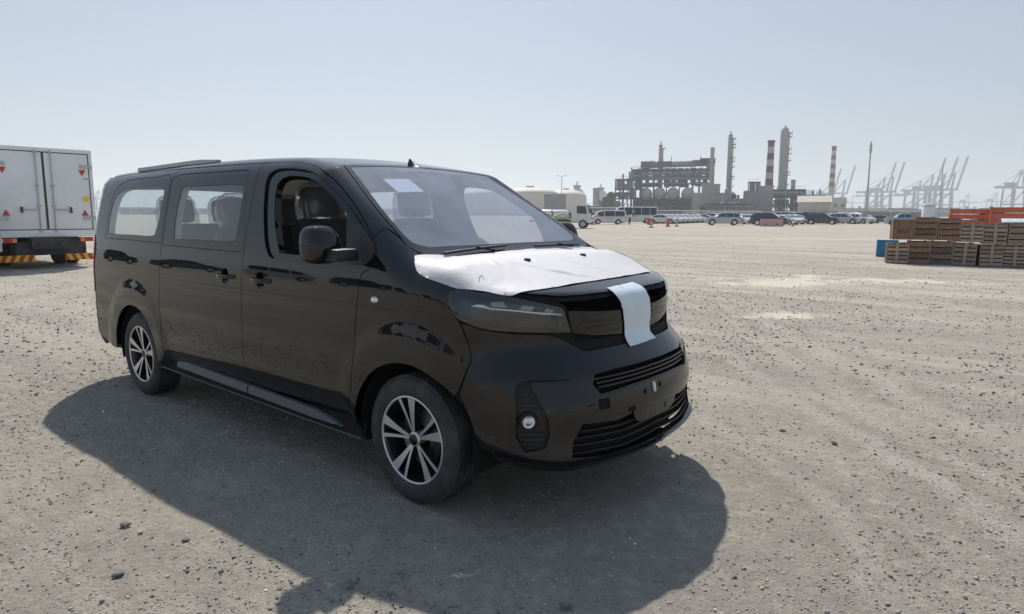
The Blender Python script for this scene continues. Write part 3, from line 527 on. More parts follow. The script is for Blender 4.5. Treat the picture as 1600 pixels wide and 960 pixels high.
tape = fp([(-.075, .80), (.03, .798), (.155, .803), (.125, .83), (.105, .86), (.118, .90), (.128, .93), (.14, .98)])
tape = [(0.693, -0.187, 1.105), (0.676, 0.104, 1.111), (0.756, 0.114, 1.056), (0.762, 0.140, 1.008), (0.760, 0.152, 0.934), (0.767, 0.138, 0.853), (0.793, 0.164, 0.811), (0.800, -0.125, 0.806), (0.771, -0.121, 0.847), (0.760, -0.117, 0.902), (0.762, -0.144, 0.999), (0.754, -0.169, 1.050)]
patch('tape_strip', FRONT, tape, 'tape_white', both=False, g=.015, inset=0, flange=.003, shape_normals=False, disp=lambda P: np.array([.007+.006*max(0, mn.noise(Vector((x*6, y*9, z*22)))) + .004*math.exp(-((z-1.035)/.012)**2) for x, y, z in P]))
# ---- lower body: sills, mouldings, underbody, arches
def beam_x(P0, P1):     # a long bar with one outline at its rear end and one at its front end
    n = len(P0); V = P0+P1; return MB().add(V, [tuple(range(n)), tuple(range(2*n-1, n-1, -1))]+[(k, n+k, n+(k+1) % n, (k+1) % n) for k in range(n)])
so = lambda x, z: [(x, -.893, z), (x, -.884, z+.045), (x, -.876, .345), (x, -.80, .35), (x, -.80, z-.02)]
both('sill', beam_x(so(-2.90, .280), so(-.40, .246)), 'gap_black')
ss = lambda x, z: [(x, -.904, z-.004), (x, -.904, z+.003), (x, -.890, z+.003), (x, -.890, z-.004)]
both('sill_seam', beam_x(ss(-2.92, .283), ss(-.42, .249)), 'moulding_grey')
def moulding(x0, x1, parents, front=False):
    mb = MB(); n = 16; V = []; xs = np.linspace(x0, x1, n)
    for i, x in enumerate(xs):
        zt, zb, yo = .388-.029*(x+2.6), .328-.024*(x+2.6), -.921
        if front and i > n-5: k = (i-(n-5))/4; zt -= .050*k**1.3; yo += .012*k
        if not front and i < 2: zt -= .018*(2-i)/2
        V += [(x, yo+.030, zt+.004), (x, yo+.010, zt+.001), (x, yo+.002, zt-.005), (x, yo+.000, zb+.004), (x, yo+.010, zb), (x, yo+.045, zb-.002)]
    Fc = []
    for i in range(n-1):
        for k in range(6): Fc.append((i*6+k, i*6+(k+1) % 6, (i+1)*6+(k+1) % 6, (i+1)*6+k))
    Fc += [tuple(range(6)), tuple(range((n-1)*6+5, (n-1)*6-1, -1))]; mb.add(V, [q[::-1] for q in Fc]); both('moulding', mb, 'moulding_grey', parents, smooth=18)
moulding(-2.60, -1.592, sdoors); moulding(-1.575, -.585, fdoors, True)
fl = [(-4.36, -.3), (-4.18, -.76), (-4.04, -.85), (-3.72, -.86), (-3.72, -.56), (-2.85, -.56), (-2.85, -.86), (-.43, -.86), (-.43, -.56), (.44, -.56), (.52, -.74), (.68, -.62), (.82, -.3)]
MB().prism(fl+[(x, -y) for x, y in fl[::-1]], .305, .335).build('floor_pan', M['gap_black'], van)
MB().box((-1.85, 0, .40), (4.0, 1.1, .16)).box((.35, 0, .42), (.7, 1.1, .2)).box((.2, 0, .75), (.9, 1.1, .5)).build('underbody', M['gap_black'], van)
for xw in (XF, XR):
    n = 24; V = []
    for k in range(n+1):
        a = math.radians(-12+204*k/n); V += [(xw+.425*math.cos(a), -.895, ZW+.415*math.sin(a)), (xw+.425*math.cos(a), -.58, ZW+.415*math.sin(a))]
    Fc = [(2*k, 2*k+1, 2*k+3, 2*k+2) for k in range(n)]
    V += [(xw, -.58, ZW)]; Fc += [(2*k+1, len(V)-1, 2*k+3) for k in range(n)]
    both('wheel_arch_liner', MB().add(V, Fc), 'gap_black')
# ---- wheels
def wheel(parent, x, y, side, rot0):
    root_ = bpy.data.objects.new('wheel', None); COL.objects.link(root_); root_.parent = parent; root_.location = (x, y, ZW); root_.rotation_euler = (0, rot0, 0 if side < 0 else math.pi)
    return root_
W_ME = {}
def build_wheel_meshes():
    R = RW; w = .215
    prof = [(.226, .012), (.236, .004), (.250, -.002), (.285, -.006), (.305, -.001), (R-.022, .008), (R-.011, .018), (R-.007, .030), (R-.006, .0455), (R, .046), (R, .062), (R-.009, .063), (R-.009, .071), (R, .072), (R, .100), (R-.009, .101), (R-.009, .110), (R, .111), (R, .139), (R-.009, .140), (R-.009, .149), (R, .150), (R, .176), (R-.008, .195), (R-.03, .208), (.28, .215), (.235, .205), (.226, .2)]
    W_ME['tyre'] = MB().lathe(prof[::-1], 96, axis='Y').mesh('tyre', 35)
    tr = MB()
    for k in range(76):
        a = 2*math.pi*k/76; c, s_ = math.cos(a), math.sin(a)
        Q = Matrix(((-s_, 0, c), (0, 1, 0), (c, 0, s_)))
        tr.box(((R-.0065)*c, .0325, (R-.0065)*s_), (.021, .026, .009), Q)
    W_ME['tread'] = tr.mesh('tread')
    W_ME['rim'] = MB().lathe([(.228, .010), (.232, .006), (.226, .004), (.219, .010), (.214, .03), (.205, .06), (.20, .12), (.205, .19)][::-1], 64, axis='Y').mesh('rim', 40)
    W_ME['rim_edge'] = MB().lathe([(.2315, .0055), (.2275, .0025), (.2205, .0045), (.2185, .009)][::-1], 72, axis='Y').mesh('rim_edge', 60)
    def spoke(a_in, a_out, w0, w1, r0=.048, r1=.2225):
        V = []; n = 7
        for i in range(n):
            t = i/(n-1); r = r0+(r1-r0)*t; a = math.radians(a_in+(a_out-a_in)*t**.8); hw = (w0+(w1-w0)*t**1.3)/2; y = .034-.028*t-.010*math.sin(math.pi*t)*(-1)
            y = .028-.022*t**.9
            u = (math.cos(a), math.sin(a)); p = (-u[1], u[0])
            for q, yy in ((-hw, y), (hw, y), (hw*1.15, y+.045), (-hw*1.15, y+.045)): V.append((u[0]*r+p[0]*q, yy, u[1]*r+p[1]*q))
        top = [(i*4, i*4+1, i*4+5, i*4+4) for i in range(n-1)]; sides = []
        for i in range(n-1):
            for a, b in ((1, 2), (2, 3), (3, 0)): sides.append((i*4+a, i*4+b, i*4+4+b, i*4+4+a))
        return V, top, sides
    A = MB(); B_ = MB()
    for k in range(5):
        c = 90+10+72*k            # seen from outside the near side: angle grows from +x up
        for sp_ in (spoke(c+7, c+12.5, .013, .022, .040), spoke(c-8, c-11.5, .016, .055, .040)):
            V, t, s_ = sp_; A.add(V, [q for q in t]); B_.add(V, s_)
    W_ME['spoke_face'] = A.mesh('spoke_face'); W_ME['spoke_side'] = B_.mesh('spoke_side')
    hub = MB().lathe([(0, .018), (.026, .018), (.030, .021)][::-1], 28, axis='Y'); W_ME['centre_cap'] = hub.mesh('centre_cap', 40)
    W_ME['hub_face'] = MB().lathe([(.028, .0225), (.034, .024), (.040, .030), (.042, .07)][::-1], 28, axis='Y').mesh('hub_face', 40)
    W_ME['brake_disc'] = MB().lathe([(.06, .085), (.150, .085), (.150, .105)][::-1], 40, axis='Y').mesh('brake_disc', 40)
    W_ME['barrel_back'] = MB().lathe([(0, .14), (.206, .14)][::-1], 32, axis='Y').mesh('barrel_back')
    cal = MB(); 
    for a in range(-35, 36, 10): cal.box((.135*math.cos(math.radians(a)), .085, .135*math.sin(math.radians(a))), (.05, .06, .03), Matrix.Rotation(-math.radians(a), 3, 'Y'))
    W_ME['caliper'] = cal.mesh('caliper')
build_wheel_meshes()
W_MAT = dict(tyre='rubber', tread='rubber', rim='rim_dark', rim_edge='machined', spoke_face='machined', spoke_side='rim_dark', centre_cap='gloss_black', hub_face='machined', brake_disc='steel', barrel_back='gap_black', caliper='rim_dark')
for x, rot0 in ((XF, 0.0), (XR, .12)):
    for s_ in (-1, 1):
        w_ = wheel(van, x, s_*YW, s_, rot0)
        for k, me in W_ME.items(): link(k, me, M[W_MAT[k]], w_)
# ---- door handles, repeater, antenna, roof strip, sticker, wipers
for x, ps in ((-1.345, fdoors), (-1.78, sdoors)):
    c = np.array(sp([(x, 1.068)])[0])
    cup = MB().lathe([(0, -.020), (.03, -.017), (.046, -.008), (.056, -.003)], 28, Matrix.Translation(c) @ Matrix.Rotation(math.pi/2, 4, 'X')); both('handle_cup', cup, 'gloss_black', ps, 40)
    hx = [-.115, -.10, -.05, 0, .05, .095, .115]; hy = [.004, -.018, -.034, -.038, -.034, -.020, .004]
    V = []
    for a, b in zip(hx, hy):
        for dz, dy in ((-.013, 0), (.0, -.006), (.015, 0), (.012, .012), (-.010, .012)): V.append((c[0]+a+.004, c[1]+b+dy, c[2]+dz))
    Fc = [(i*5+k, i*5+(k+1) % 5, (i+1)*5+(k+1) % 5, (i+1)*5+k) for i in range(6) for k in range(5)]+[(4, 3, 2, 1, 0), (30, 31, 32, 33, 34)]
    both('door_handle', MB().add(V, Fc), 'black_paint', ps, 50)
c = np.array(sp([(-.236, 1.040)])[0])
V = []; n = 20; mbr = MB(); Vr = [(c[0], c[1]-.012, c[2])]
for ring, (s_, dy) in enumerate(((.5, -.011), (.85, -.007), (1, 0))):
    Vr += [(c[0]+.028*s_*math.cos(2*math.pi*k/n), c[1]+dy, c[2]+.019*s_*math.sin(2*math.pi*k/n)) for k in range(n)]
Fr = [(0, 1+k, 1+(k+1) % n) for k in range(n)]+[(1+r*n+k, 1+(r+1)*n+k, 1+(r+1)*n+(k+1) % n, 1+r*n+(k+1) % n) for r in range(2) for k in range(n)]
both('side_repeater', mbr.add(Vr, Fr), 'chrome', smooth=60)
V = []
for t, hh, ww in ((0, 0, .004), (.03, .062, .008), (.05, .064, .010), (.10, .036, .02), (.17, .008, .030), (.19, 0, .02)): V += [(-.86-t*1.0+.12, -ww, 0), (-.86-t+.12, ww, 0), (-.86-t+.12, ww*.35, hh), (-.86-t+.12, -ww*.35, hh)]
V = [(-.99+(-1.77-x+.99)*.7, y, z*.72) for x, y, z in V]
V = [(x, y+.0, z+1.795+(-.95-x)*.16) for x, y, z in V]
MB().add(V, [q for i in range(5) for q in [(i*4+a, i*4+b, i*4+4+b, i*4+4+a) for a, b in ((0, 1), (1, 2), (2, 3), (3, 0))]]+[(3, 2, 1, 0), (20, 21, 22, 23)]).build('antenna', M['black_plastic'], van, 50)
V = []
for x in np.linspace(-3.66, -2.30, 12):
    z = float(TOP.to3(TOP.to2([(x, -.66, 1.85)]))[0][2]); e_ = .5+.5*min(1, (-2.30-x)/.25); V += [(x, -.685, z-.004), (x, -.645, z-.004), (x, -.65, z+.030*e_), (x, -.68, z+.026*e_)]
MB().add(V, [q for i in range(11) for q in [(i*4+a, i*4+b, i*4+4+b, i*4+4+a) for a, b in ((0, 1), (1, 2), (2, 3), (3, 0))]]+[(3, 2, 1, 0), (44, 45, 46, 47)]).build('roof_strip', M['strip_grey'], van)
patch('paper_notice', TOP, [(-.725, -.455, 1.69), (-.735, -.24, 1.698), (-.60, -.235, 1.62), (-.59, -.45, 1.61)], 'paper', scr, both=False, off=-.006, inset=0, flange=0, g=.06)
patch('camera_housing', TOP, [(-.86, -.12, 1.7), (-.86, .20, 1.7), (-.72, .15, 1.66), (-.64, .10, 1.62), (-.64, -.02, 1.62), (-.72, -.07, 1.66)], 'dash', scr, both=False, off=-.012, inset=0, flange=.03, g=.06)
patch('header_shade', TOP, [(-.88, -.25, 1.7), (-.88, .30, 1.7), (-.82, .28, 1.7), (-.82, -.22, 1.66)], 'dash', scr, both=False, off=-.008, inset=0, flange=.01, g=.06)
for y0, y1, x0, x1 in ((-.66, -.12, -.020, -.045), (.12, .62, -.018, -.03)):
    tt = np.linspace(0, 1, 9); U = TOP.to2(np.c_[x0+(x1-x0)*tt, y0+(y1-y0)*tt, 0*tt+1.28]); P = TOP.to3(U); P = P+BODY.grad(P)*.016
    wp = MB().tube(P, .007, 6).build('wiper', M['black_plastic'], van, 50)
    m_ = (y0+y1)/2; a0 = Vector(P[4]); a1 = Vector((.02, y0+.10, a0.z-.075)); MB().bar(a0+Vector((0, 0, .008)), a0+Vector((.03, .12, -.012)), .012, .008).build('wiper_arm', M['gap_black'], wp)
# ---- mirrors
def mirror_mesh():
    bm = bmesh.new(); bmesh.ops.create_icosphere(bm, subdivisions=4, radius=1)
    for v in bm.verts:
        x, y, z = v.co; q = (abs(x)**3.2+abs(y)**3.2+abs(z)**3.2)**(1/3.2); x, y, z = x/q, y/q, z/q
        top = max(0, z); x2 = x*(.088-.016*top)-.012*top+(.0 if z < 0 else -.004*z); z2 = z*.105-.018*(x < 0)*0; y2 = y*(.105-.01*top)
        x2 += -.02*y*0; v.co = (x2, y2, z2)
    me = bpy.data.meshes.new('mirror_housing'); bm.to_mesh(me); bm.free(); me.shade_smooth(); return me
mh_me = mirror_mesh()
for s_, dpar in ((-1, fdoors[0]), (1, fdoors[1])):
    h_ = link('door_mirror', mh_me, M['black_paint'], dpar); h_.location = (-.475, s_*1.085, 1.322); h_.rotation_euler = (0, 0, s_*-.10)
    h_.scale = (.90, .95, .95)
    arm = MB().box((.105, -s_*.055, -.055), (.12, .17, .066), Matrix.Rotation(.0, 3, 'Z'), (.9, .9)).build('mirror_arm', M['black_plastic'], h_, 40, .014)
    MB().box((-.078, 0, .0), (.012, .13, .13)).build('mirror_glass', M['chrome'], h_, 40, .01)
# ---- interior
lin_h = [offset_poly(densify(SIDE.to2(w), .03), -.02) for w in (slide_clear, rq_clear)]
class Raw:                      # a domain whose outlines are already two-dimensional
    def __init__(s, d): s.d = d
    def to2(s, P): return np.array(P)
    def to3(s, U): return s.d.to3(U)
RS = Raw(SIDE)
lo_ = SIDE.to2(sp([(-4.0, .80), (-.45, .80)])); lin_out = [tuple(lo_[0]), tuple(lo_[1])]+[tuple(q) for q in SIDE.to2(sp([(-.30, 1.2)]))]+[tuple(q) for q in SIDE.to2([(-.56, -.7, 1.55), (-.92, -.62, 1.74)])]
lin_out += [(-1.0, math.pi/2*.95), (-4.05, math.pi/2*.95), tuple(SIDE.to2(sp([(-4.0, 1.5)]))[0])]
wi2 = offset_poly(densify(SIDE.to2(win_in), .03), -.012)
d_ = patch_mesh('inner_lining', RS, lin_out, [wi2]+lin_h, off=-.06, inset=0, flange=0, hflange=-.045, g=.08)
link('inner_lining', to_me('inner_lining', *d_), M['trim_beige'], van); link('inner_lining', to_me('inner_lining', *d_, mirror=True), M['trim_beige'], van)
MB().box((-2.28, 0, .785), (3.85, 1.74, .03)).build('light_block_plate', M['dash'], van)  # plate added above real floor height, blocks sunlight leaking through the body
def rbox(mb_name, c, d, mt, par, rot=0, bev=.03):
    return MB().box(c, d, Matrix.Rotation(rot, 3, 'Y')).build(mb_name, M[mt], par, 60, bev)
def seat(x, y, w=.5, zb=.82, cover=True, hr=1):
    s_ = bpy.data.objects.new('seat', None); COL.objects.link(s_); s_.parent = van; s_.location = (x, y, 0)
    rbox('seat_cushion', (.05, 0, zb), (.50, w, .16), 'seat_fabric', s_, .06, .05)
    rbox('seat_base', (.02, 0, (zb-.1+.42)/2), (.36, w*.7, zb-.1-.42), 'black_plastic', s_, 0, .02)
    rbox('seat_back', (-.27, 0, zb+.34), (.14, w*.94, .62), 'seat_fabric', s_, -.22, .055)
    for k in range(hr):
        yy = (k-(hr-1)/2)*.45
        rbox('headrest', (-.385, yy, zb+.755), (.11, .27, .20), 'seat_fabric', s_, -.18, .045)
        MB().bar((-.36, yy-.06, zb+.6), (-.375, yy-.06, zb+.7), .012).bar((-.36, yy+.06, zb+.6), (-.375, yy+.06, zb+.7), .012).build('headrest_post', M['steel'], s_)
        if cover:
            bm = bmesh.new(); bmesh.ops.create_icosphere(bm, subdivisions=4, radius=1)
            for v in bm.verts:
                x_, y_, z_ = v.co; q = (abs(x_)**4+abs(y_)**4+abs(z_)**4)**.25; x_, y_, z_ = x_/q, y_/q, z_/q
                fl = 1+.35*max(0, -z_); nn = mn.noise(Vector((x_*3+yy, y_*3+y, z_*2)))*.10+mn.noise(Vector((x_*7+x, y_*7, z_*5)))*.06
                v.co = (x_*.085*fl*(1+nn), y_*.165*fl*(1+nn), z_*.23*(1+nn*.5))
            me = bpy.data.meshes.new('plastic_cover'); bm.to_mesh(me); bm.free(); me.shade_smooth()
            pc = link('plastic_cover', me, M['film'], s_); pc.location = (-.375, yy, zb+.66); pc.rotation_euler = (0, -.2, 0)
seat(-1.04, -.42, .52, .80); seat(-1.04, .42, .52, .80)
for y in (-.48, 0., .48): seat(-2.0, y, .44, .74)
seat(-3.05, -.25, .9, .74, True, 2); seat(-3.05, .50, .44, .74)
V = []; n = 24                 # dashboard top sweeping under the screen
for i, y in enumerate(np.linspace(-.76, .76, n)):
    for x, z in ((-.10, 1.20), (-.28, 1.195), (-.48, 1.18), (-.60, 1.13+.04*math.exp(-((y-.38)/.2)**2)), (-.62, 1.00), (-.50, .80)): V.append((x-.12*y*y*0, y, z-.02*abs(y)**3))
dsh = MB().add(V, [(i*6+k, i*6+k+1, (i+1)*6+k+1, (i+1)*6+k) for i in range(n-1) for k in range(5)]).build('dashboard', M['dash'], van, 40)
MB().box((-.52, .38, 1.215), (.16, .34, .05), Matrix.Rotation(.1, 3, 'Y')).build('instrument_hood', M['dash'], dsh, 50, .02)
MB().box((-.60, -.02, 1.17), (.03, .26, .15), Matrix.Rotation(-.2, 3, 'Y')).build('screen', M['gloss_black'], dsh, 50, .01)
sw = [Vector((-.70-.06*math.sin(a), .38+.185*math.cos(a), 1.13+.175*math.sin(a))) for a in np.linspace(0, 2*math.pi, 33)]
st = MB().tube(sw, .016, 8, False).build('steering_wheel', M['black_plastic'], van, 60)
MB().box((-.69, .38, 1.12), (.05, .14, .11)).bar((-.69, .22, 1.13), (-.69, .54, 1.13), .03).build('wheel_boss', M['black_plastic'], st, 40, .01)
# ====================================================== GROUND
def ground_mat():
    m = bpy.data.materials.new('gravel_ground'); m.use_nodes = True; t = m.node_tree; b = t.nodes['Principled BSDF']; N = t.nodes.new; L = t.links.new
    b.inputs['Roughness'].default_value = .92; b.inputs['Specular IOR Level'].default_value = .2
    g = N('ShaderNodeNewGeometry'); pos = g.outputs['Position']
    def noise(scale, det=6, rough=.6, vec=None, dist=0):
        n = N('ShaderNodeTexNoise'); n.inputs['Scale'].default_value = scale; n.inputs['Detail'].default_value = det; n.inputs['Roughness'].default_value = rough; n.inputs['Distortion'].default_value = dist; L(vec or pos, n.inputs['Vector']); return n.outputs[0]
    def mp(loc=(0, 0, 0), rot=0, sc=(1, 1, 1)):
        n = N('ShaderNodeMapping'); n.inputs['Location'].default_value = loc; n.inputs['Rotation'].default_value = (0, 0, rot); n.inputs['Scale'].default_value = sc; L(pos, n.inputs['Vector']); return n.outputs[0]
    def mr(src, a, b_, c=0., d=1.):
        n = N('ShaderNodeMapRange'); n.inputs['From Min'].default_value = a; n.inputs['From Max'].default_value = b_; n.inputs['To Min'].default_value = c; n.inputs['To Max'].default_value = d; L(src, n.inputs[0]); return n.outputs[0]
    def mix(fac, a, b_):
        n = N('ShaderNodeMix'); n.data_type = 'RGBA'
        for i, q in ((0, fac), (6, a), (7, b_)):
            if isinstance(q, tuple): n.inputs[i].default_value = (*q, 1)
            elif isinstance(q, (int, float)): n.inputs[i].default_value = q
            else: L(q, n.inputs[i])
        return n.outputs[2]
    def mul(a, b_, op='MULTIPLY'):
        n = N('ShaderNodeMath'); n.operation = op
        for i, q in enumerate((a, b_)):
            if isinstance(q, (int, float)): n.inputs[i].default_value = q
            else: L(q, n.inputs[i])
        return n.outputs[0]
    col = mix(mr(noise(.35, 7, .6), .38, .62), (0.384, 0.347, 0.289), (0.499, 0.451, 0.373))
    col = mix(mr(noise(1.7, 8, .7), .40, .70, 0, .75), col, (0.311, 0.287, 0.252))
    # vehicle tracks: long soft streaks, crossing directions
    tr1 = noise(1.0, 5, .55, mp((0, 0, 0), math.radians(-62), (.07, 1.1, 1)), .6); col = mix(mr(tr1, .47, .62, 0, .85), col, (0.559, 0.499, 0.407))
    tr2 = noise(1.0, 4, .5, mp((7, 3, 0), math.radians(-20), (.05, .8, 1)), .5); col = mix(mr(tr2, .50, .66, 0, .65), col, (0.311, 0.284, 0.244))
    # pressed wheel tracks: pale bands with slightly darker grit heaped beside them
    wob = noise(.35, 3, .5)
    for (cx, cy, rot, L2, w, amt) in TRACKS:
        n = N('ShaderNodeMapping'); n.vector_type = 'TEXTURE'; n.inputs['Location'].default_value = (cx, cy, 0); n.inputs['Rotation'].default_value = (0, 0, rot); L(pos, n.inputs['Vector']); sx = N('ShaderNodeSeparateXYZ'); L(n.outputs[0], sx.inputs[0])
        off_ = mul(mul(mul(sx.outputs[0], sx.outputs[0]), .5/40.), mul(mul(wob, -.5, 'ADD'), 1.1), 'ADD'); yy = mul(mul(sx.outputs[1], off_, 'ADD'), 0., 'ADD'); ab = N('ShaderNodeMath'); ab.operation = 'ABSOLUTE'; L(yy, ab.inputs[0]); xa = N('ShaderNodeMath'); xa.operation = 'ABSOLUTE'; L(sx.outputs[0], xa.inputs[0])
        fade = mul(mr(xa.outputs[0], L2*.6, L2, 1, 0), mr(noise(1.1, 5, .6), .30, .62))
        col = mix(mul(mul(mr(ab.outputs[0], w*.9, w*2.4, 1, 0), fade), amt*.6), col, (0.276, 0.244, 0.188)); col = mix(mul(mul(mr(ab.outputs[0], w*.35, w*1.0, 1, 0), fade), amt), col, (0.538, 0.503, 0.439))
    # bare white patches on the right
    def patch_(cx, cy, a, b_, rot, amt):
        n = N('ShaderNodeMapping'); n.vector_type = 'TEXTURE'; n.inputs['Location'].default_value = (cx, cy, 0); n.inputs['Rotation'].default_value = (0, 0, rot); n.inputs['Scale'].default_value = (a, b_, 1); L(pos, n.inputs['Vector'])
        w = N('ShaderNodeVectorMath'); w.operation = 'LENGTH'; L(n.outputs[0], w.inputs[0])
        s_ = mul(w.outputs['Value'], mr(noise(1.1, 8, .72), .28, .72, -1.0, 1.0), 'ADD'); return mul(mr(s_, .35, .95, 1, 0), amt)
    for c in PATCHES: col = mix(patch_(*c), col, (0.745, 0.676, 0.554))
    # fine grit
    v = N('ShaderNodeTexVoronoi'); v.inputs['Scale'].default_value = 60; L(pos, v.inputs['Vector'])
    hsv = N('ShaderNodeSeparateColor'); L(v.outputs['Color'], hsv.inputs[0])
    pick = mr(hsv.outputs[0], .78, .86); near = mr(v.outputs['Distance'], .15, .45, 1, 0)
    col = mix(mul(mul(pick, near), .75), col, (0.128, 0.123, 0.117))
    v2 = N('ShaderNodeTexVoronoi'); v2.inputs['Scale'].default_value = 21; L(pos, v2.inputs['Vector']); s2 = N('ShaderNodeSeparateColor'); L(v2.outputs['Color'], s2.inputs[0])
    col = mix(mul(mul(mr(s2.outputs[0], .88, .93), mr(v2.outputs['Distance'], .10, .30, 1, 0)), .7), col, (0.167, 0.154, 0.134))
    fine = noise(45, 5, .7); col = mix(mr(fine, .42, .62, 0, .55), col, (0.268, 0.241, 0.203))
    mid = noise(9, 6, .7); col = mix(mr(mid, .5, .68, 0, .55), col, (0.550, 0.495, 0.407))
    L(col, b.inputs['Base Color'])
    ridge = noise(1.0, 3, .5, mp((0, 0, 0), math.radians(-66), (.35, 26, 1)), .3)
    h = mul(mul(mul(noise(14, 8, .72), .7), mul(ridge, .22), 'ADD'), 1.)
    h = mul(mul(h, 1.), mul(noise(70, 6, .7), .35), 'ADD'); bp = N('ShaderNodeBump'); bp.inputs['Strength'].default_value = 1.0; bp.inputs['Distance'].default_value = .045; L(h, bp.inputs['Height']); L(bp.outputs[0], b.inputs['Normal'])
    return m
def gpos(u, v):
    d = RR*(u-800)/F_PX+DD*(v-480)/F_PX+FF; t = -CAM[2]/d[2]; return CAM+t*d
TRACKS = []
for (u0, v0, u1, v1, w, amt) in ((1085, 640, 1420, 930, .13, .9), (1150, 560, 1600, 850, .15, .75), (1190, 500, 1600, 700, .2, .8), (1075, 470, 1330, 600, .2, .6), (1020, 400, 1500, 470, .35, .6), (1000, 385, 1250, 372, .5, .7), (0, 480, 160, 440, .3, .6), (20, 900, 330, 640, .14, .45), (1250, 600, 1600, 770, .12, .6)):
    a, b_ = gpos(u0, v0), gpos(u1, v1); c = (a+b_)/2; TRACKS.append((c[0], c[1], math.atan2(b_[1]-a[1], b_[0]-a[0]), np.linalg.norm(b_-a)*.75, w, amt))
PATCHES = []
for (u0, v0, u1, v1, hw, amt) in ((1110, 441, 1330, 441,   .0, 1.), (1240, 431, 1290, 433, .0, 1.), (1290, 436, 1540, 442, .0, .9), (1165, 491, 1268, 492, .0, 1.), (1010, 372, 1500, 374, .0, .35)):
    a, b_ = gpos(u0, v0), gpos(u1, v1); c = (a+b_)/2; L_ = np.linalg.norm(b_-a); PATCHES.append((c[0], c[1], L_*.6, {441: 1.25, 431: 1.0, 436: .8, 491: .42, 372: 3.0}[v0], math.atan2(b_[1]-a[1], b_[0]-a[0]), amt))
M['ground'] = ground_mat()
def ground_h(x, y):
    return .010*np.sin(x*1.3+np.sin(y*.9)*1.2)*np.sin(y*1.1+1)+.005*np.sin(x*4.1+y*2.3)+.004*np.sin(y*7.3-x*3.7+np.sin(x*5))
NA = 540; rad = np.concatenate([[0], np.geomspace(.5, 60, 210), np.geomspace(66, 9000, 34)]); V = [(CAM[0], CAM[1], 0)]; ang = np.arange(NA)*2*np.pi/NA
for r in rad[1:]:
    x = CAM[0]+r*np.cos(ang); y = CAM[1]+r*np.sin(ang); z = ground_h(x, y)-.010
    z += .006*(rng.random(NA)-.5)*(r < 9)
    for xw in (XF, XR):
        for yw in (-.81, .81): z = np.where(np.hypot(x-xw, y-yw) < .35, -.004, z)
    z *= (r < 55); V += [tuple(p) for p in np.c_[x, y, z]]
Fg = [(0, 1+k, 1+(k+1) % NA) for k in range(NA)]
for i in range(len(rad)-2):
    a = 1+i*NA; Fg += [(a+k, a+NA+k, a+NA+(k+1) % NA, a+(k+1) % NA) for k in range(NA)]
me = bpy.data.meshes.new('ground'); me.from_pydata(V, [], Fg); me.shade_smooth(); tag(link('ground', me, M['ground']), kind='structure')
# loose stones
def stones(name, n, rmin, rmax, smin, smax, mt, seed, label, az0=None, az1=None):
    r_ = np.random.default_rng(seed); ico = bmesh.new(); bmesh.ops.create_icosphere(ico, subdivisions=1, radius=1); B = np.array([v.co for v in ico.verts]); F_ = np.array([[v.index for v in f.verts] for f in ico.faces]); ico.free()
    B = B[:12] if len(B) == 12 else B
    a = r_.uniform(az0 if az0 is not None else YAW-.85, az1 if az1 is not None else YAW+.85, n); u = r_.random(n); r = rmin*(rmax/rmin)**u
    x = CAM[0]+r*np.cos(a); y = CAM[1]+r*np.sin(a)
    # clumps: keep more where a slow noise is high
    k = np.array([mn.noise(Vector((p*.55, q*.55, seed))) for p, q in zip(x, y)]); keep = r_.random(n) < np.clip(.45+k*1.3, .06, 1); x, y, r = x[keep], y[keep], r[keep]; n = len(x)
    s = smin*(smax/smin)**(r_.random(n)**2.2)*np.clip(r/4, 1, 2.2); th = r_.random(n)*6.28; fl = r_.uniform(.4, .85, n); el = r_.uniform(.6, 1, n)
    jit = r_.normal(1, .24, (n, len(B))); P = B[None]*jit[..., None]; P = P*np.stack([s, s*el, s*fl], 1)[:, None]
    c, d = np.cos(th)[:, None], np.sin(th)[:, None]; X = P[..., 0]*c-P[..., 1]*d; Y = P[..., 0]*d+P[..., 1]*c
    Z = P[..., 2]+(ground_h(x, y)-.010+s*fl*.35)[:, None]
    V = np.stack([X+x[:, None], Y+y[:, None], Z], -1).reshape(-1, 3); Fc = (F_[None]+(np.arange(n)*len(B))[:, None, None]).reshape(-1, 3)
    me = bpy.data.meshes.new(name); me.vertices.add(len(V)); me.vertices.foreach_set('co', V.ravel()); me.loops.add(Fc.size); me.loops.foreach_set('vertex_index', Fc.ravel()); me.polygons.add(len(Fc)); me.polygons.foreach_set('loop_start', np.arange(0, Fc.size, 3)); me.update(calc_edges=True)
    return tag(link(name, me, mt), label, 'gravel', kind='stuff')
M['stone_grey'] = mat('stone_grey', (.19, .18, .165), .9, noise=.55, nscale=2.3)
M['stone_pale'] = mat('stone_pale', (.40, .37, .32), .9, noise=.4, nscale=2.3)
M['stone_sand'] = mat('stone_sand', (.37, .34, .30), .95, noise=.35, nscale=2.3)
M['stone_white'] = mat('stone_white', (.7, .68, .64), .9, noise=.2, nscale=2.3)
stones('gravel', 42000, 1.7, 34, .0022, .0105, M['stone_grey'], 11, 'dark grey grit and pebbles strewn over the sandy yard')
stones('gravel', 34000, 1.7, 24, .0026, .011, M['stone_pale'], 12, 'sand coloured pebbles strewn over the sandy yard')
stones('gravel', 80000, 1.6, 15, .0020, .0075, M['stone_sand'], 14, 'fine grit the colour of the ground scattered over the yard')
stones('gravel', 500, 1.7, 16, .003, .009, M['stone_white'], 13, 'few white chips of stone among the gravel')
r_ = random.Random(5)
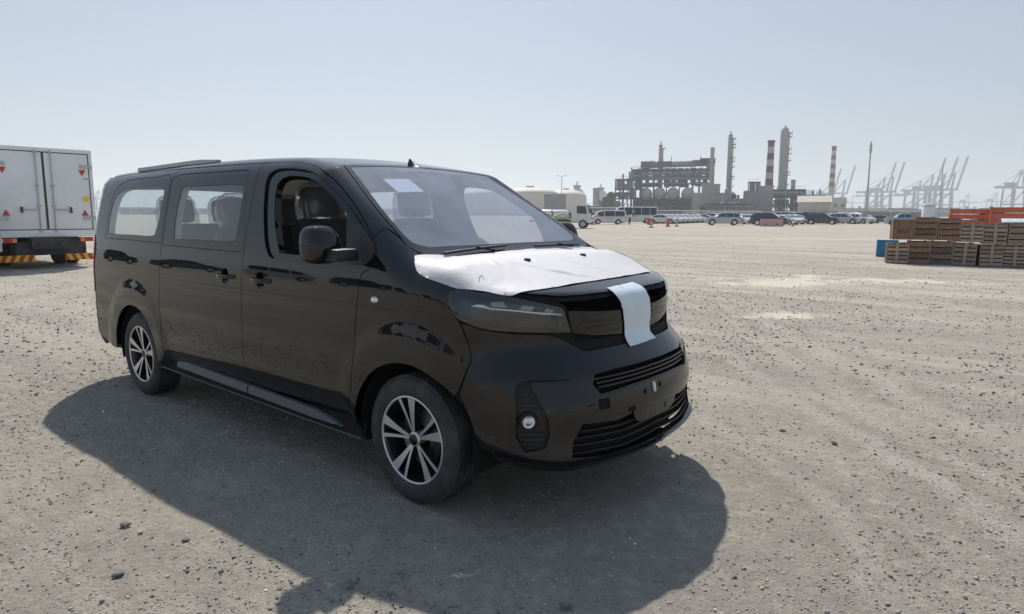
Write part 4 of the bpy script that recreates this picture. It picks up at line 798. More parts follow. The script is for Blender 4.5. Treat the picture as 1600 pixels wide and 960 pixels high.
for (u, v, s) in ((195, 822, .032), (290, 845, .022), (185, 900, .030), (345, 893, .018), (795, 806, .028), (768, 838, .026), (1222, 674, .026), (1303, 693, .028), (545, 915, .03), (885, 948, .03), (1336, 580, .034), (1433, 708, .02)):
    p = gpos(u, v); bm = bmesh.new(); bmesh.ops.create_icosphere(bm, subdivisions=2, radius=1)
    for q in bm.verts: q.co = Vector(q.co)*(1+.55*mn.noise(Vector(q.co)*1.3+Vector((u, v, 0)))+.25*mn.noise(Vector(q.co)*3.1+Vector((u, v, 0)))); q.co.x *= s*.8; q.co.y *= s*.62; q.co.z *= s*.36
    me = bpy.data.meshes.new('stone'); bm.to_mesh(me); bm.free(); o = link('stone', me, M['stone_grey']); o.location = (p[0], p[1], s*.25); o.rotation_euler = (0, 0, r_.random()*6)
    tag(o, 'dark grey stone the size of a fist lying on the gravel round the black van', 'stone', 'loose stones on the gravel')
# ====================================================== OTHER VEHICLES
M['car_white'] = mat('car_white', (.66, .67, .66), .25, 0, .8, dirt=(.42, .38, .32), dirt_amt=.4)
M['car_silver'] = mat('car_silver', (.42, .44, .46), .3, .5, .8, dirt=(.4, .36, .3), dirt_amt=.3)
M['car_navy'] = mat('car_navy', (.012, .018, .032), .25, 0, 1, dirt=(.2, .18, .15), dirt_amt=.3)
M['car_grey'] = mat('car_grey', (.09, .10, .11), .3, .3, .8, dirt=(.3, .27, .23), dirt_amt=.3)
M['car_blue'] = mat('car_blue', (.30, .40, .50), .3, .3, .8, dirt=(.3, .27, .23), dirt_amt=.3)
M['car_beige'] = mat('car_beige', (.52, .49, .42), .35, 0, .6, dirt=(.4, .36, .3), dirt_amt=.3)
M['car_glass'] = mat('car_glass', (.02, .026, .03), .06, 0, 1)
M['amber'] = mat('amber', (.75, .22, .01), .2, 0, 1)
M['yellow'] = mat('yellow', (.78, .60, .02), .4, noise=.05)
M['red_paint'] = mat('red_paint', (.55, .03, .02), .35, noise=.08)
M['red_stripe'] = mat('red_stripe', (.6, .05, .04), .35)
M['white_panel'] = mat('white_panel', (.80, .81, .82), .35, noise=.03, dirt=(.55, .52, .47), dirt_amt=.25, dscale=1.6)
M['galv'] = mat('galv', (.45, .46, .47), .42, .6, noise=.15)
M['chassis'] = mat('chassis', (.03, .03, .032), .7, noise=.3, dirt=(.2, .18, .15), dirt_amt=.4)
CAR_WHEEL = {}
def small_wheel(r=.34, w=.22):
    k = (r, w)
    if k not in CAR_WHEEL:
        t = MB().lathe([(r*.62, 0), (r*.9, -.01), (r, .03), (r, w-.03), (r*.9, w), (r*.6, w)][::-1], 20, axis='Y').mesh('tyre', 40)
        mb = MB().lathe([(0, .02), (r*.2, .012), (r*.62, .012), (r*.62, .06)][::-1], 20, axis='Y'); rm = mb.mesh('rim', 30); CAR_WHEEL[k] = (t, rm)
    return CAR_WHEEL[k]
def add_wheel(parent, x, y, side, r=.34, w=.22, rim='machined'):
    t, rm = small_wheel(r, w); e = bpy.data.objects.new('wheel', None); COL.objects.link(e); e.parent = parent; e.location = (x, y, r); e.rotation_euler = (0, 0, 0 if side < 0 else math.pi)
    link('tyre', t, M['rubber'], e); link('rim', rm if rm.materials else rm, M[rim], e)
KINDS = {  # top profile (x, z), belt, half width, wheel xs, wheel radius, side windows (x0, x1), windscreen (base, top), rear window
 'sedan': dict(T=[(2.35, .55), (2.28, .72), (1.9, .86), (1.15, .97), (.35, 1.40), (-.2, 1.46), (-.9, 1.42), (-1.65, 1.08), (-2.25, 1.02), (-2.36, .6)], B=.95, w=.90, wx=(1.42, -1.33), r=.33, win=[(.80, -.22), (-.30, -1.20)], ws=(1.05, .42), rw=(-1.55, -.98)),
 'suv': dict(T=[(2.40, .60), (2.34, .92), (2.0, 1.04), (1.20, 1.12), (.45, 1.66), (-.3, 1.74), (-1.6, 1.70), (-2.0, 1.60), (-2.32, 1.05), (-2.40, .6)], B=1.08, w=.95, wx=(1.47, -1.40), r=.38, win=[(.80, -.25), (-.33, -1.22), (-1.30, -1.95)], ws=(1.12, .52), rw=(-2.28, -2.02)),
 'minivan': dict(T=[(2.45, .60), (2.42, 1.0), (2.15, 1.18), (1.45, 1.86), (.8, 1.97), (-1.8, 1.97), (-2.30, 1.90), (-2.42, 1.2), (-2.45, .6)], B=1.12, w=.93, wx=(1.55, -1.25), r=.34, win=[(1.55, .75), (.62, -.75), (-.83, -2.15)], ws=(2.10, 1.50), rw=(-2.42, -2.32)),
 'minibus': dict(T=[(3.45, .60), (3.44, 1.2), (3.20, 1.75), (2.95, 2.35), (2.5, 2.58), (-3.0, 2.58), (-3.38, 2.45), (-3.45, 1.3), (-3.45, .6)], B=1.25, w=1.02, wx=(2.35, -1.65), r=.39, win=[(2.75, 1.95), (1.80, .55), (.47, -.78), (-.86, -2.1), (-2.18, -3.2)], ws=(3.38, 3.02), rw=(-3.44, -3.39)),
 'pickup': dict(T=[(2.60, .60), (2.55, .98), (2.2, 1.08), (1.45, 1.14), (.80, 1.68), (.1, 1.76), (-.55, 1.70), (-.78, 1.10), (-2.55, 1.10), (-2.62, .6)], B=1.08, w=.93, wx=(1.62, -1.50), r=.39, win=[(1.05, .18), (.10, -.58)], ws=(1.38, .86), rw=(-.76, -.60)),
}
def make_car(kind, mt, label, cat, group=None, stripe=False):
    K = KINDS[kind]; root = thing({'sedan': 'parked_sedan', 'suv': 'parked_suv', 'minivan': 'parked_van', 'minibus': 'parked_minibus', 'pickup': 'parked_pickup'}[kind], label, cat, group=group)
    T = np.array(K['T'])[::-1]; xs = np.unique(np.concatenate([T[:, 0], np.linspace(T[0, 0], T[-1, 0], 30)]+[np.linspace(wx-.46, wx+.46, 9) for wx in K['wx']]))
    L = xs[-1]; r = K['r']; V = []; 
    def prof(x):
        t = np.interp(x, T[:, 0], T[:, 1]); e = min(1, (L-abs(x))/.35); w = K['w']-.16*(1-e)**2-.03*abs(x)/L; b = min(K['B']+.02*(-x)/L, t-.01); wr = w-.02-.24*max(0, t-b)/.62; return t, b, w, wr
    for x in xs:
        t, b, w, wr = prof(x); zb = .24+.10*(1-min(1, (L-abs(x))/.3)); ar = 0
        for wx in K['wx']:
            q = (r+.07)**2-(x-wx)**2
            if q > 0: ar = max(ar, math.sqrt(q)+r)
        z1 = max(zb, min(ar, b-.12)); h = [(w-.06, z1), (w-.005, z1+.03), (w, z1+(b-z1)*.45), (w-.015, b-.10*(b-z1)), (w-.05, b), (wr+.03, t-.10*min(1, (t-b)*3)), (wr-.06, t-.02*min(1, (t-b)*5)), (wr*.5, t+.005)]
        V += [(x, -y, z) for y, z in h]+[(x, y, z) for y, z in h[::-1]]
    n = 16; Fc = [(i*n+k, (i+1)*n+k, (i+1)*n+k+1, i*n+k+1) for i in range(len(xs)-1) for k in range(n-1)]+[tuple(range(n)), tuple(reversed(range((len(xs)-1)*n, len(xs)*n)))]
    Fc = [f for f in Fc]
    body = MB().add(V, Fc); body.build('body', M[mt], root, 32)
    MB().box((0, 0, .34), (2*L-.5, 2*K['w']-.22, .22)).box((0, 0, .6), (2*L-.9, 2*K['w']-.35, .5)).build('underbody', M['chassis'], root)
    def pane(q, name='window'):
        MB().add(q, [(0, 1, 2, 3)] if len(q) == 4 else [tuple(range(len(q)))]).build(name, M['car_glass'], root)
    for a, b_ in K['win']:
        for s_ in (-1, 1):
            q = []
            for x, top in ((a, 0), (b_, 0), (b_, 1), (a, 1)):
                t, b, w, wr = prof(x)
                tt = t-.12
                if top and x == a and kind in ('sedan', 'suv', 'pickup') and (a, b_) == K['win'][0]: x -= .42; t, b, w, wr = prof(x); tt = t-.12
                zz = b+.04 if not top else tt; f_ = (zz-b)/max(.05, t-.1-b); y = (w-.05)*(1-f_)+(wr+.03)*f_+.012; q.append((x, s_*y, zz))
            pane(q if s_ < 0 else q[::-1])
    for nm, (a, b_) in (('windscreen', K['ws']), ('rear_window', K['rw'])):
        ta, ba, wa, ra = prof(a); tb_, bb, wb, rb_ = prof(b_); sx = .015 if nm == 'windscreen' else -.015
        za, zb_ = ta+.012, tb_+.006
        if kind in ('minivan', 'minibus'): za, zb_ = max(ta, 1.2)*1.0+.0, tb_-.03
        q = [(a+sx, -min(wa-.12, ra), za), (a+sx, min(wa-.12, ra), za), (b_+sx, rb_-.03, zb_), (b_+sx, -(rb_-.03), zb_)]
        pane(q if nm == 'windscreen' else q[::-1], nm)
    zl = .70 if kind != 'minibus' else .85
    for s_ in (-1, 1):
        MB().box((L-.08, s_*(K['w']-.24), zl), (.14, .30, .13)).build('headlight', M['chrome'], root, 40, .02)
        MB().box((-L+.06, s_*(K['w']-.20), zl+.12), (.12, .16, .22)).build('tail_light', M['red_lens'], root, 40, .02)
        MB().box((K['win'][0][0]+.05, s_*(K['w']+.08), K['B']+.06), (.10, .18, .13)).build('wing_mirror', M['car_glass'] if mt == 'car_navy' else M[mt], root, 40, .03)
    MB().box((L-.06, 0, .52), (.14, K['w']*1.2, .16)).build('grille', M['chassis'], root, 40, .02)
    for x in K['wx']:
        for s_ in (-1, 1): add_wheel(root, x, s_*(K['w']+.005), s_, r)
    if stripe:
        for s_ in (-1, 1):
            MB().box((-.2, s_*(K['w']+.004), 1.07), (4.2, .006, .045)).build('side_stripe', M['red_stripe'], root)
            MB().box((0, s_*(K['w']+.004), .82), (.9, .006, .05)).build('side_lettering', M['red_stripe'], root)
    return root
PROTO = {}
def park(kind, mt, u, r, turn, label, cat, group=None, stripe=False, loc=None):
    key = (kind, mt, stripe)
    if key not in PROTO: o = PROTO[key] = make_car(kind, mt, label, cat, group, stripe)
    else:
        o = copy_tree(PROTO[key]); o['label'] = label
        if 'group' in o: del o['group']
        if group: o['group'] = group
    o.location = loc if loc else at(u, r); o.rotation_euler = (0, 0, (az_of(u) if loc is None else 0)+turn); return o
H = math.pi/2
G1 = 'vehicles parked in rows before the refinery'
place_names = ['nearest the red posts', 'second in its row', 'third in its row', 'fourth in its row', 'fifth in its row', 'sixth in its row', 'seventh in its row', 'eighth in its row, beside the silver off-roader']
for i in range(8):
    park('sedan', 'car_white', 1036+i*8.2, 106+i*3.1, -H-.32, 'white sedan with its nose to the right, '+place_names[i], 'car', G1)
park('suv', 'car_silver', 1130, 97, H+.12, 'silver off-road car facing left in front of the long low concrete wall', 'car', G1)
park('sedan', 'car_white', 1163, 108, -H-1.1, 'white car nose on between the silver and the navy off-roader', 'car', G1)
park('sedan', 'car_white', 1172, 116, -H-1.1, 'white car half hidden behind the navy off-roader', 'car', G1)
park('suv', 'car_navy', 1203, 97, -H-.15, 'navy blue off-road car facing right behind the pink barrier', 'car', G1)
for i, (u, r) in enumerate(((1226, 106), (1236, 112), (1246, 119))):
    park('sedan', 'car_white' if i < 2 else 'car_silver', u, r, -H-.6, ['white saloon right behind the bonnet of the navy off-roader', 'second white saloon behind the navy off-roader', 'silver saloon ending the short row beside the navy off-roader'][i], 'car', G1)
park('minivan', 'car_white', 1228, 138, -H, 'white van standing behind the short row of saloons', 'van', G1)
park('minivan', 'car_beige', 1252, 142, -H, 'beige van far back, left of the dark off-road cars', 'van', G1)
park('suv', 'car_navy', 1285, 112, -H-.12, 'dark blue off-road car in front of the beige sheds', 'car', G1)
park('minivan', 'car_grey', 1278, 124, -H-.1, 'tall dark van showing above the dark blue off-road car', 'van', G1)
park('suv', 'car_silver', 1319, 122, -H-.2, 'silver off-road car right of the dark blue one', 'car', G1)
park('sedan', 'car_white', 1334, 128, -H-.5, 'white car partly behind the silver off-roader at the end of the row', 'car', G1)
park('suv', 'car_white', 1344, 126, -H-.7, 'white off-road car that ends the row on the right', 'car', G1)
park('sedan', 'car_grey', 1378, 134, -H-.05, 'low dark grey car standing alone before the port', 'car', G1)
park('pickup', 'car_blue', 1415, 112, H+.1, 'pale blue double cab pickup behind the wooden crates', 'pickup', G1)
park('minivan', 'car_white', 951, 97, H+.12, 'white van with a red stripe along its side', 'van', G1, True)
park('minibus', 'car_white', 993, 110, H+.15, 'white minibus standing behind the worker in the yellow vest', 'minibus', G1)
park('sedan', 'car_white', 918, 118, -H+.2, 'white car just right of the tanker truck cab', 'car', G1)
park('minivan', 'car_white', 935, 150, H, 'white van far behind the van with the red stripe', 'van', G1)
for i in range(9): park(('sedan', 'suv')[i % 2], ('car_white', 'car_silver', 'car_grey')[i % 3], 1072+i*14.5, 128+(i % 2)*5, -H-.3, ['white', 'silver', 'grey'][i % 3]+' car in the rear row under the shade roof, number %d from the left' % (i+1) if False else ['white', 'silver', 'grey'][i % 3]+' car parked far back along the refinery wall, '+['leftmost of its row', 'beside the leftmost', 'third from the left', 'fourth from the left', 'in the middle of its row', 'just right of the middle', 'third from the right', 'beside the rightmost', 'rightmost of its row'][i], 'car', 'cars in the far row by the wall')
for i, (u, r, k, c, lb) in enumerate(((905, 125, 'suv', 'car_grey', 'grey off-road car just behind the tanker truck cab'), (1160, 120, 'sedan', 'car_white', 'white saloon seen over the tail of the silver off-roader'), (1268, 128, 'sedan', 'car_white', 'white saloon between the beige van and the dark blue off-road car'), (1300, 130, 'suv', 'car_silver', 'silver off-road car showing over the bonnet of the dark blue one'), (1356, 138, 'sedan', 'car_white', 'small white car beyond the end of the row, right of the white off-roader'), (1330, 142, 'minivan', 'car_white', 'white van behind the silver off-roader near the end of the row'))): park(k, c, u, r, -H-.35, lb, 'car', G1)
# row behind the camera, which the black paint mirrors
RV = [(-50, -9, 'minibus', 'car_white', 'white minibus farthest along'), (-48, -16, 'suv', 'car_navy', 'navy off-road car beside the far minibus'), (-45.5, -21, 'sedan', 'car_grey', 'grey sedan between the navy car and a white van'), (-42, -26, 'minivan', 'car_white', 'white van left of the middle'), (-38, -30.5, 'suv', 'car_grey', 'grey off-road car in the middle'), (-34, -34.5, 'pickup', 'car_navy', 'dark pickup in the middle'), (-30, -38, 'sedan', 'car_white', 'white sedan right of the middle'), (-25.5, -41, 'suv', 'car_navy', 'navy off-road car right of the middle'), (-20, -43, 'minibus', 'car_white', 'white minibus right of the middle'), (-13.5, -45, 'suv', 'car_grey', 'grey off-road car beside the near minibus'), (-8, -46, 'minivan', 'car_white', 'white van beyond the grey off-road car'), (-2, -47, 'sedan', 'car_navy', 'dark sedan before the right end'), (4, -47, 'suv', 'car_silver', 'silver off-road car at the right end'), (12, -46, 'pickup', 'car_white', 'white pickup at the right end'), (34, -22, 'minivan', 'car_white', 'white van in front of the bonnet'), (37, -12, 'suv', 'car_navy', 'navy off-road car in front of the bonnet'), (39, 0, 'minibus', 'car_white', 'white minibus in front of the bonnet'), (39, 12, 'suv', 'car_grey', 'grey off-road car farthest round the front')]
for x, y, k, c, nm in RV: park(k, c, 0, 0, math.atan2(y, x)+H+random.uniform(-.1, .1), 'mirrored in the black paint: '+nm, 'vehicle', 'vehicles standing across the yard', loc=(x, y, 0))
# ---- tanker truck at mid distance
def quad_panel(name, P, mt, parent, th=.01):
    P = [Vector(p) for p in P]; n = (P[1]-P[0]).cross(P[3]-P[0]).normalized()*th
    V = P+[p-n for p in P]; k = len(P); return MB().add(V, [tuple(range(k)), tuple(range(2*k-1, k-1, -1))]+[(i, k+i, k+(i+1) % k, (i+1) % k) for i in range(k)]).build(name, M[mt], parent)
tk = thing('tanker_truck', 'small white cab-over tanker truck with grey tank and green frame rail', 'truck', at(876, 70), az_of(876)-H-.12)
MB().prism([(-1.0, .55), (.85, .55), (.93, 1.0), (.80, 1.55), (.52, 2.45), (-.95, 2.5), (-1.0, 1.2)], -.98, .98, Matrix.Translation((2.2, 0, 0)) @ Matrix.Rotation(math.pi/2, 4, 'X')).build('cab', M['car_white'], tk, 30, .05)
for s_ in (-1, 1):
    quad_panel('side_window', [(1.75, s_*.995, 1.5), (2.75, s_*.995, 1.45), (2.62, s_*.995, 2.2), (1.75, s_*.995, 2.25)][::s_ if s_ < 0 else 1], 'car_glass', tk)
    MB().box((3.05, s_*1.15, 1.75), (.12, .16, .42)).build('wing_mirror', M['chassis'], tk, 40, .03)
    MB().box((3.08, s_*.72, .85), (.08, .3, .2)).build('headlight', M['chrome'], tk, 40, .03)
quad_panel('windscreen', [(3.02, -.88, 1.5), (3.02, .88, 1.5), (2.78, .82, 2.32), (2.78, -.82, 2.32)], 'car_glass', tk)
MB().box((-.6, 0, .72), (5.2, .85, .2)).build('chassis', M['chassis'], tk)
M['lime'] = mat('lime', (.30, .62, .05), .5); M['tank_grey'] = mat('tank_grey', (.42, .43, .43), .5, noise=.1, dirt=(.3, .26, .2), dirt_amt=.4)
for s_ in (-1, 1): MB().box((-.3, s_*1.0, .62), (4.0, .05, .10)).build('frame_rail', M['lime'], tk)
MB().lathe([(0, -2.6), (.35, -2.58), (.52, -2.4), (.55, -2.2), (.55, .45), (.52, .65), (.35, .78), (0, .8)], 24, Matrix.Translation((0, 0, 1.32)) @ Matrix.Rotation(math.pi/2, 4, 'Y')).build('tank', M['car_white'], tk, 40)
MB().tube([(1.0, -.95, 1.1), (.4, -1.02, 1.5), (-.4, -1.02, 1.2), (-1.2, -1.0, 1.45), (-2.2, -1.0, 1.3)], .09, 8).build('hose', M['tank_grey'], tk, 60)
for x in (2.35, -1.9):
    for s_ in (-1, 1): add_wheel(tk, x, s_*1.0, s_, .44, .28, 'galv')
# grey container behind it
ct = thing('steel_container', 'pale grey steel container raised behind the tanker truck', 'container', at(867, 86), az_of(867)-H)
MB().box((0, 0, 2.75), (2.75, 2.2, 2.3)).build('shell', M['tank_grey'], ct, 40, .04)
for k in range(10): MB().box((-1.28+k*.285, -1.12, 2.75), (.10, .05, 2.1)).build('rib', M['tank_grey'], ct)
for x in (-1.2, 1.2):
    for y in (-.9, .9): MB().box((x, y, .8), (.16, .16, 1.6)).build('leg', M['chassis'], ct)
# ====================================================== BOX TRUCK on the left (rear end towards us, plane x = -18.55)
bt_ = thing('box_truck', 'white box truck seen from behind with closed double rear doors', 'truck', (-18.55, 2.88, 0))
XR_, hw = 0., 1.16; zt = hz(148, 236, np.hypot(-18.55-CAM[0], 3.88-CAM[1])); zb = hz(148, 369, np.hypot(-18.55-CAM[0], 3.88-CAM[1]))
yl, yr = -hw, hw
MB().box((-2.6, 0, (zt+zb)/2), (5.2, 2*hw, zt-zb)).build('cargo_box', M['white_panel'], bt_, 30, .02)
for y, z, dy, dz in ((yl+.04, (zt+zb)/2, .08, zt-zb), (yr-.04, (zt+zb)/2, .08, zt-zb), (0, zt-.05, 2*hw-.16, .10), (0, zb+.09, 2*hw-.16, .18)):
    MB().box((.012, y, z), (.05, dy, dz)).build('frame_member', M['white_panel'], bt_, 30, .006)
d0, d1 = zb+.19, zt-.11
for s_, nm in ((-1, 'left'), (1, 'right')):
    a, b_ = (yl+.09, -.014) if s_ < 0 else (.014, yr-.09); dr_ = MB().box((.006, (a+b_)/2, (d0+d1)/2), (.04, b_-a-.03, d1-d0-.03)).build('rear_door', M['white_panel'], bt_, 30, .005)
    # black rubber seal round the door
    for c, d in (((.0, a+.008, (d0+d1)/2), (.045, .035, d1-d0)), ((.0, b_-.008, (d0+d1)/2), (.045, .03, d1-d0)), ((.0, (a+b_)/2, d0+.004), (.044, b_-a-.02, .03)), ((.0, (a+b_)/2, d1-.004), (.044, b_-a-.02, .03))):
        MB().box(c, d).build('door_seal', M['chassis'], dr_)
    MB().tube([(.055, s_*.17, d0-.07), (.055, s_*.17, d1+.05)], .014, 8).build('lock_rod', M['galv'], dr_, 60)
    for z in (d0-.04, d0+.62, d0+1.15, d1-.02): MB().box((.045, s_*.17, z), (.05, .075, .05)).build('rod_bracket', M['galv'], dr_)
    MB().box((.065, s_*.36, d0+.52), (.02, .36, .032)).build('lever', M['galv'], dr_); MB().box((.05, s_*.56, d0+.52), (.05, .05, .15)).build('lever_catch', M['chassis'], dr_)
    for z in (d0+.30, d1-.34): MB().box((.045, s_*(hw-.16), z), (.035, .30, .09)).build('hinge', M['galv'], dr_, 30, .006)
    yt = s_*(hw-.26)
    for z, up in ((d1-.50, -1), (d0+.44, 1)):
        MB().prism([(-.085, -.07*up), (.085, -.07*up), (0, .085*up)][::up], 0, .012, Matrix.Translation((.028, yt, z)) @ Matrix(((0, 0, 1, 0), (1, 0, 0, 0), (0, 1, 0, 0), (0, 0, 0, 1)))).build('triangle_reflector', M['red_paint'], dr_)
MB().box((.034, hw-.21, d0+.82), (.012, .15, .14)).build('yellow_sticker', M['yellow'], bt_)
MB().box((.032, hw-.16, d1-.66), (.008, .16, .05)).build('small_plate', M['galv'], bt_)
pl = MB().box((.03, -.05, zb-.09), (.02, .52, .13)).build('number_plate', M['yellow'], bt_, 30, .004)
for k, (w_, h_) in enumerate(((.035, .06), (.05, .055), (.03, .06), (.045, .05), (.04, .06), (.05, .06), (.03, .05))): MB().box((.042, -.25+k*.066, zb-.09), (.004, w_, h_*.8)).build('plate_mark', M['chassis'], pl)
MB().box((-2.6, 0, zb-.16), (5.6, .9, .30)).build('chassis', M['chassis'], bt_); MB().box((-.25, 0, zb-.30), (.5, 1.5, .36)).build('rear_frame', M['chassis'], bt_)
for s_ in (-1, 1):
    tl_ = MB().box((.02, s_*(hw-.24), zb-.08), (.06, .36, .12)).build('tail_light', M['red_paint'], bt_, 30, .008)
    MB().box((.024, s_*(hw-.38), zb-.08), (.062, .10, .115)).build('indicator', M['amber'], tl_); MB().box((.024, s_*(hw-.10), zb-.08), (.062, .06, .115)).build('reverse_light', M['white_panel'], tl_)
    # chevron board, each stripe its own piece
    yc, w_, h_ = s_*(hw-.42), .78, .17; x0 = yc-w_/2; bd = MB().box((.0, yc, zb-.55), (.02, w_, h_)).build('chevron_board', M['yellow'], bt_)
    for k in range(4):
        a = x0+k*w_/4+.01; q = [(a, -h_/2), (a+w_/8, -h_/2), (a+w_/8+.075*-s_, h_/2), (a+.075*-s_, h_/2)]; q = [(max(x0, min(x0+w_, p)), z) for p, z in q]
        MB().prism(q, 0, .004, Matrix.Translation((.0115, 0, zb-.55)) @ Matrix(((0, 0, 1, 0), (1, 0, 0, 0), (0, 1, 0, 0), (0, 0, 0, 1)))).build('red_stripe', M['red_paint'], bd)
    MB().box((-.05, s_*(hw-.42), zb-.33), (.05, .05, .35)).build('board_bracket', M['chassis'], bt_)
    for xx in (-1.55,):
        add_wheel(bt_, xx, s_*(hw-.05), s_, .43, .27, 'galv'); add_wheel(bt_, xx, s_*(hw-.36), s_, .43, .27, 'galv')
    add_wheel(bt_, -5.6, s_*(hw-.05), s_, .43, .27, 'galv')
    MB().box((-1.0, s_*(hw-.22), zb-.30), (.02, .5, .5)).build('mudflap', M['chassis'], bt_)
MB().box((-1.55, 0, .43), (.16, 1.6, .16)).build('axle', M['chassis'], bt_)
MB().box((-6.25, 0, 1.45), (1.7, 2.1, 2.0)).build('cab', M['car_white'], bt_, 30, .12)
# its neighbour, cut by the left edge of the picture
nb = thing('flatbed_truck', 'truck at the left picture edge with a blue and yellow plate, mostly out of frame', 'truck', (-17.6, .80, 0))
MB().box((-2.4, 0, 1.42), (5.2, 1.5, 1.1)).build('cargo_box', M['white_panel'], nb, 30, .02)
MB().box((.14, .30, .76), (.05, .95, .50)).build('rear_frame', M['galv'], nb, 30, .01)
MB().box((.17, .48, .92), (.02, .42, .14)).build('blue_plate', mat('plate_blue', (.02, .08, .3), .4), nb); MB().box((.17, .48, .70), (.02, .42, .14)).build('yellow_plate', M['yellow'], nb)
for s_ in (-1, 1): add_wheel(nb, -1.0, s_*.78, s_, .45, .28, 'galv')
# ====================================================== YARD FURNITURE, CRATES, STEEL
M['wood_brown'] = mat('wood_brown', (.22, .125, .075), .8, noise=.35, nscale=6, bump=.3, bscale=30, dirt=(.28, .24, .2), dirt_amt=.5)
M['wood_grey'] = mat('wood_grey', (.27, .205, .15), .85, noise=.3, nscale=6, bump=.3, bscale=30, dirt=(.16, .13, .1), dirt_amt=.5)
M['wood_pale'] = mat('wood_pale', (.38, .30, .225), .8, noise=.3, nscale=6, bump=.3, bscale=30, dirt=(.2, .16, .12), dirt_amt=.4)
M['wood_dark'] = mat('wood_dark', (.13, .085, .06), .8, noise=.35, nscale=6, bump=.3, bscale=30)
M['crate_dark'] = mat('crate_dark', (.05, .035, .025), .9)
M['blue_box'] = mat('blue_box', (.012, .16, .33), .5, noise=.08)
M['orange_steel'] = mat('orange_steel', (.56, .12, .05), .5, noise=.12, dirt=(.2, .07, .05), dirt_amt=.5)
PL = {}
def plank(w, h, t, mt):
    k = (round(w, 2), round(h, 3), t, mt)
    if k not in PL:
        me = MB().box((0, 0, 0), (w, t, h)).mesh('plank'); me.materials.append(M[mt]); PL[k] = me
    return PL[k]
def crate(p, rz, w, d, h, mt, style, label, seed, tilt=0.):
    c = thing('wooden_crate', label, 'crate', p, rz, 'wooden crates piled two high'); c.rotation_euler = (0, tilt, rz); R_ = random.Random(seed)
    MB().box((0, 0, h/2), (w-.07, d-.07, h-.05)).build('dark_core', M['crate_dark'], c)  # near-black box behind the slats, seen through their gaps
    n = {'slat5': 5, 'slat4': 4, 'panel': 1, 'slat6': 6}[style]
    for side in range(4):
        ln, off = (w, d/2) if side % 2 == 0 else (d, w/2); nn = n if n > 1 else 6
        hh = (h-.01)/nn-(.034 if n > 1 else .006)
        for k in range(nn):
            m_ = mt if R_.random() < .72 else {'wood_grey': 'wood_pale', 'wood_pale': 'wood_grey', 'wood_brown': 'wood_dark'}[mt]; o = link('plank', plank(ln, hh, .02, m_), None, c)
            a = side*math.pi/2; o.rotation_euler = (0, R_.uniform(-.01, .01), a); off2 = off+.0+(.003 if side % 2 else 0); z = .01+hh/2+k*(h-.01)/nn
            o.location = (math.sin(a)*off2, -math.cos(a)*off2, z)
        xs = (0,) if style in ('slat5', 'slat6') and side == 0 else (-ln/2+.05, ln/2-.05)
        if style == 'slat4' and side == 0: xs = ()
        for x in xs:
            o = link('batten', plank(.075, h-.02, .02, 'wood_pale' if style != 'panel' else mt), None, c); a = side*math.pi/2; o2 = off+.022
            o.rotation_euler = (0, 0, a); o.location = (math.cos(a)*x+math.sin(a)*o2, math.sin(a)*x-math.cos(a)*o2, h/2)
    return c
A = gpos(1391, 411.5); Bp = gpos(1612, 418.5); dir_ = (Bp-A); L_ = np.linalg.norm(dir_); dir_ /= L_; rzc = math.atan2(dir_[1], dir_[0]); nrm = np.array([-dir_[1], dir_[0], 0])
if np.dot(nrm, A-CAM) < 0: nrm = -nrm
def along(u):
    a = az_of(u); d = np.array([math.cos(a), math.sin(a)]); m_ = np.array([[d[0], -dir_[0]], [d[1], -dir_[1]]]); t = np.linalg.solve(m_, (A-CAM)[:2]); return t[1]
rows = [(1390, 1423, 'wood_grey', 'slat5', 'grey crate at the left end of the bottom row, next to the blue box', 379.6), (1424.5, 1458, 'wood_brown', 'slat4', 'brown slatted crate, second from the left in the bottom row', 376.4), (1459.5, 1494, 'wood_brown', 'slat4', 'brown crate with a broken slat, third in the bottom row', 377), (1496, 1530, 'wood_grey', 'slat5', 'grey crate fourth in the bottom row, left of the dark gap', 379.6), (1538, 1573, 'wood_pale', 'slat5', 'pale crate right of the dark gap in the bottom row', 383.2), (1575, 1612, 'wood_grey', 'slat6', 'grey crate at the right picture edge, bottom row', 384.5)]
depth = .72; hgt = []
for i, (u0, u1, m_, st_, lb, vt) in enumerate(rows):
    a, b_ = along(u0), along(u1); q = A+dir_*(a+b_)/2+nrm*depth/2; r_c = np.hypot(*(A+dir_*(a+b_)/2-CAM)[:2]); h = hz((u0+u1)/2, vt, r_c); hgt.append(h)
    crate(Vector((q[0], q[1], 0)), rzc+.03*math.sin(i*2.1), (b_-a)*.945, depth, h, m_, st_, lb, i, (0, 0, .012, .03, 0, 0)[i])
tops = [(1396.5, 1429.5, 'wood_brown', 'panel', 'brown closed crate at the left end of the top row', 343), (1432.5, 1466.5, 'wood_brown', 'slat4', 'tall brown crate with wavy top edge, second in the top row', 338.5), (1469, 1503, 'wood_brown', 'slat4', 'brown crate with three wide slats, third in the top row', 340), (1505.5, 1539, 'wood_pale', 'slat5', 'pale low crate fourth in the top row', 348), (1541.5, 1577, 'wood_grey', 'slat5', 'grey crate with many slats, fifth in the top row', 349), (1580, 1616, 'wood_pale', 'slat4', 'pale crate under a white sheet at the right edge of the top row', 345)]
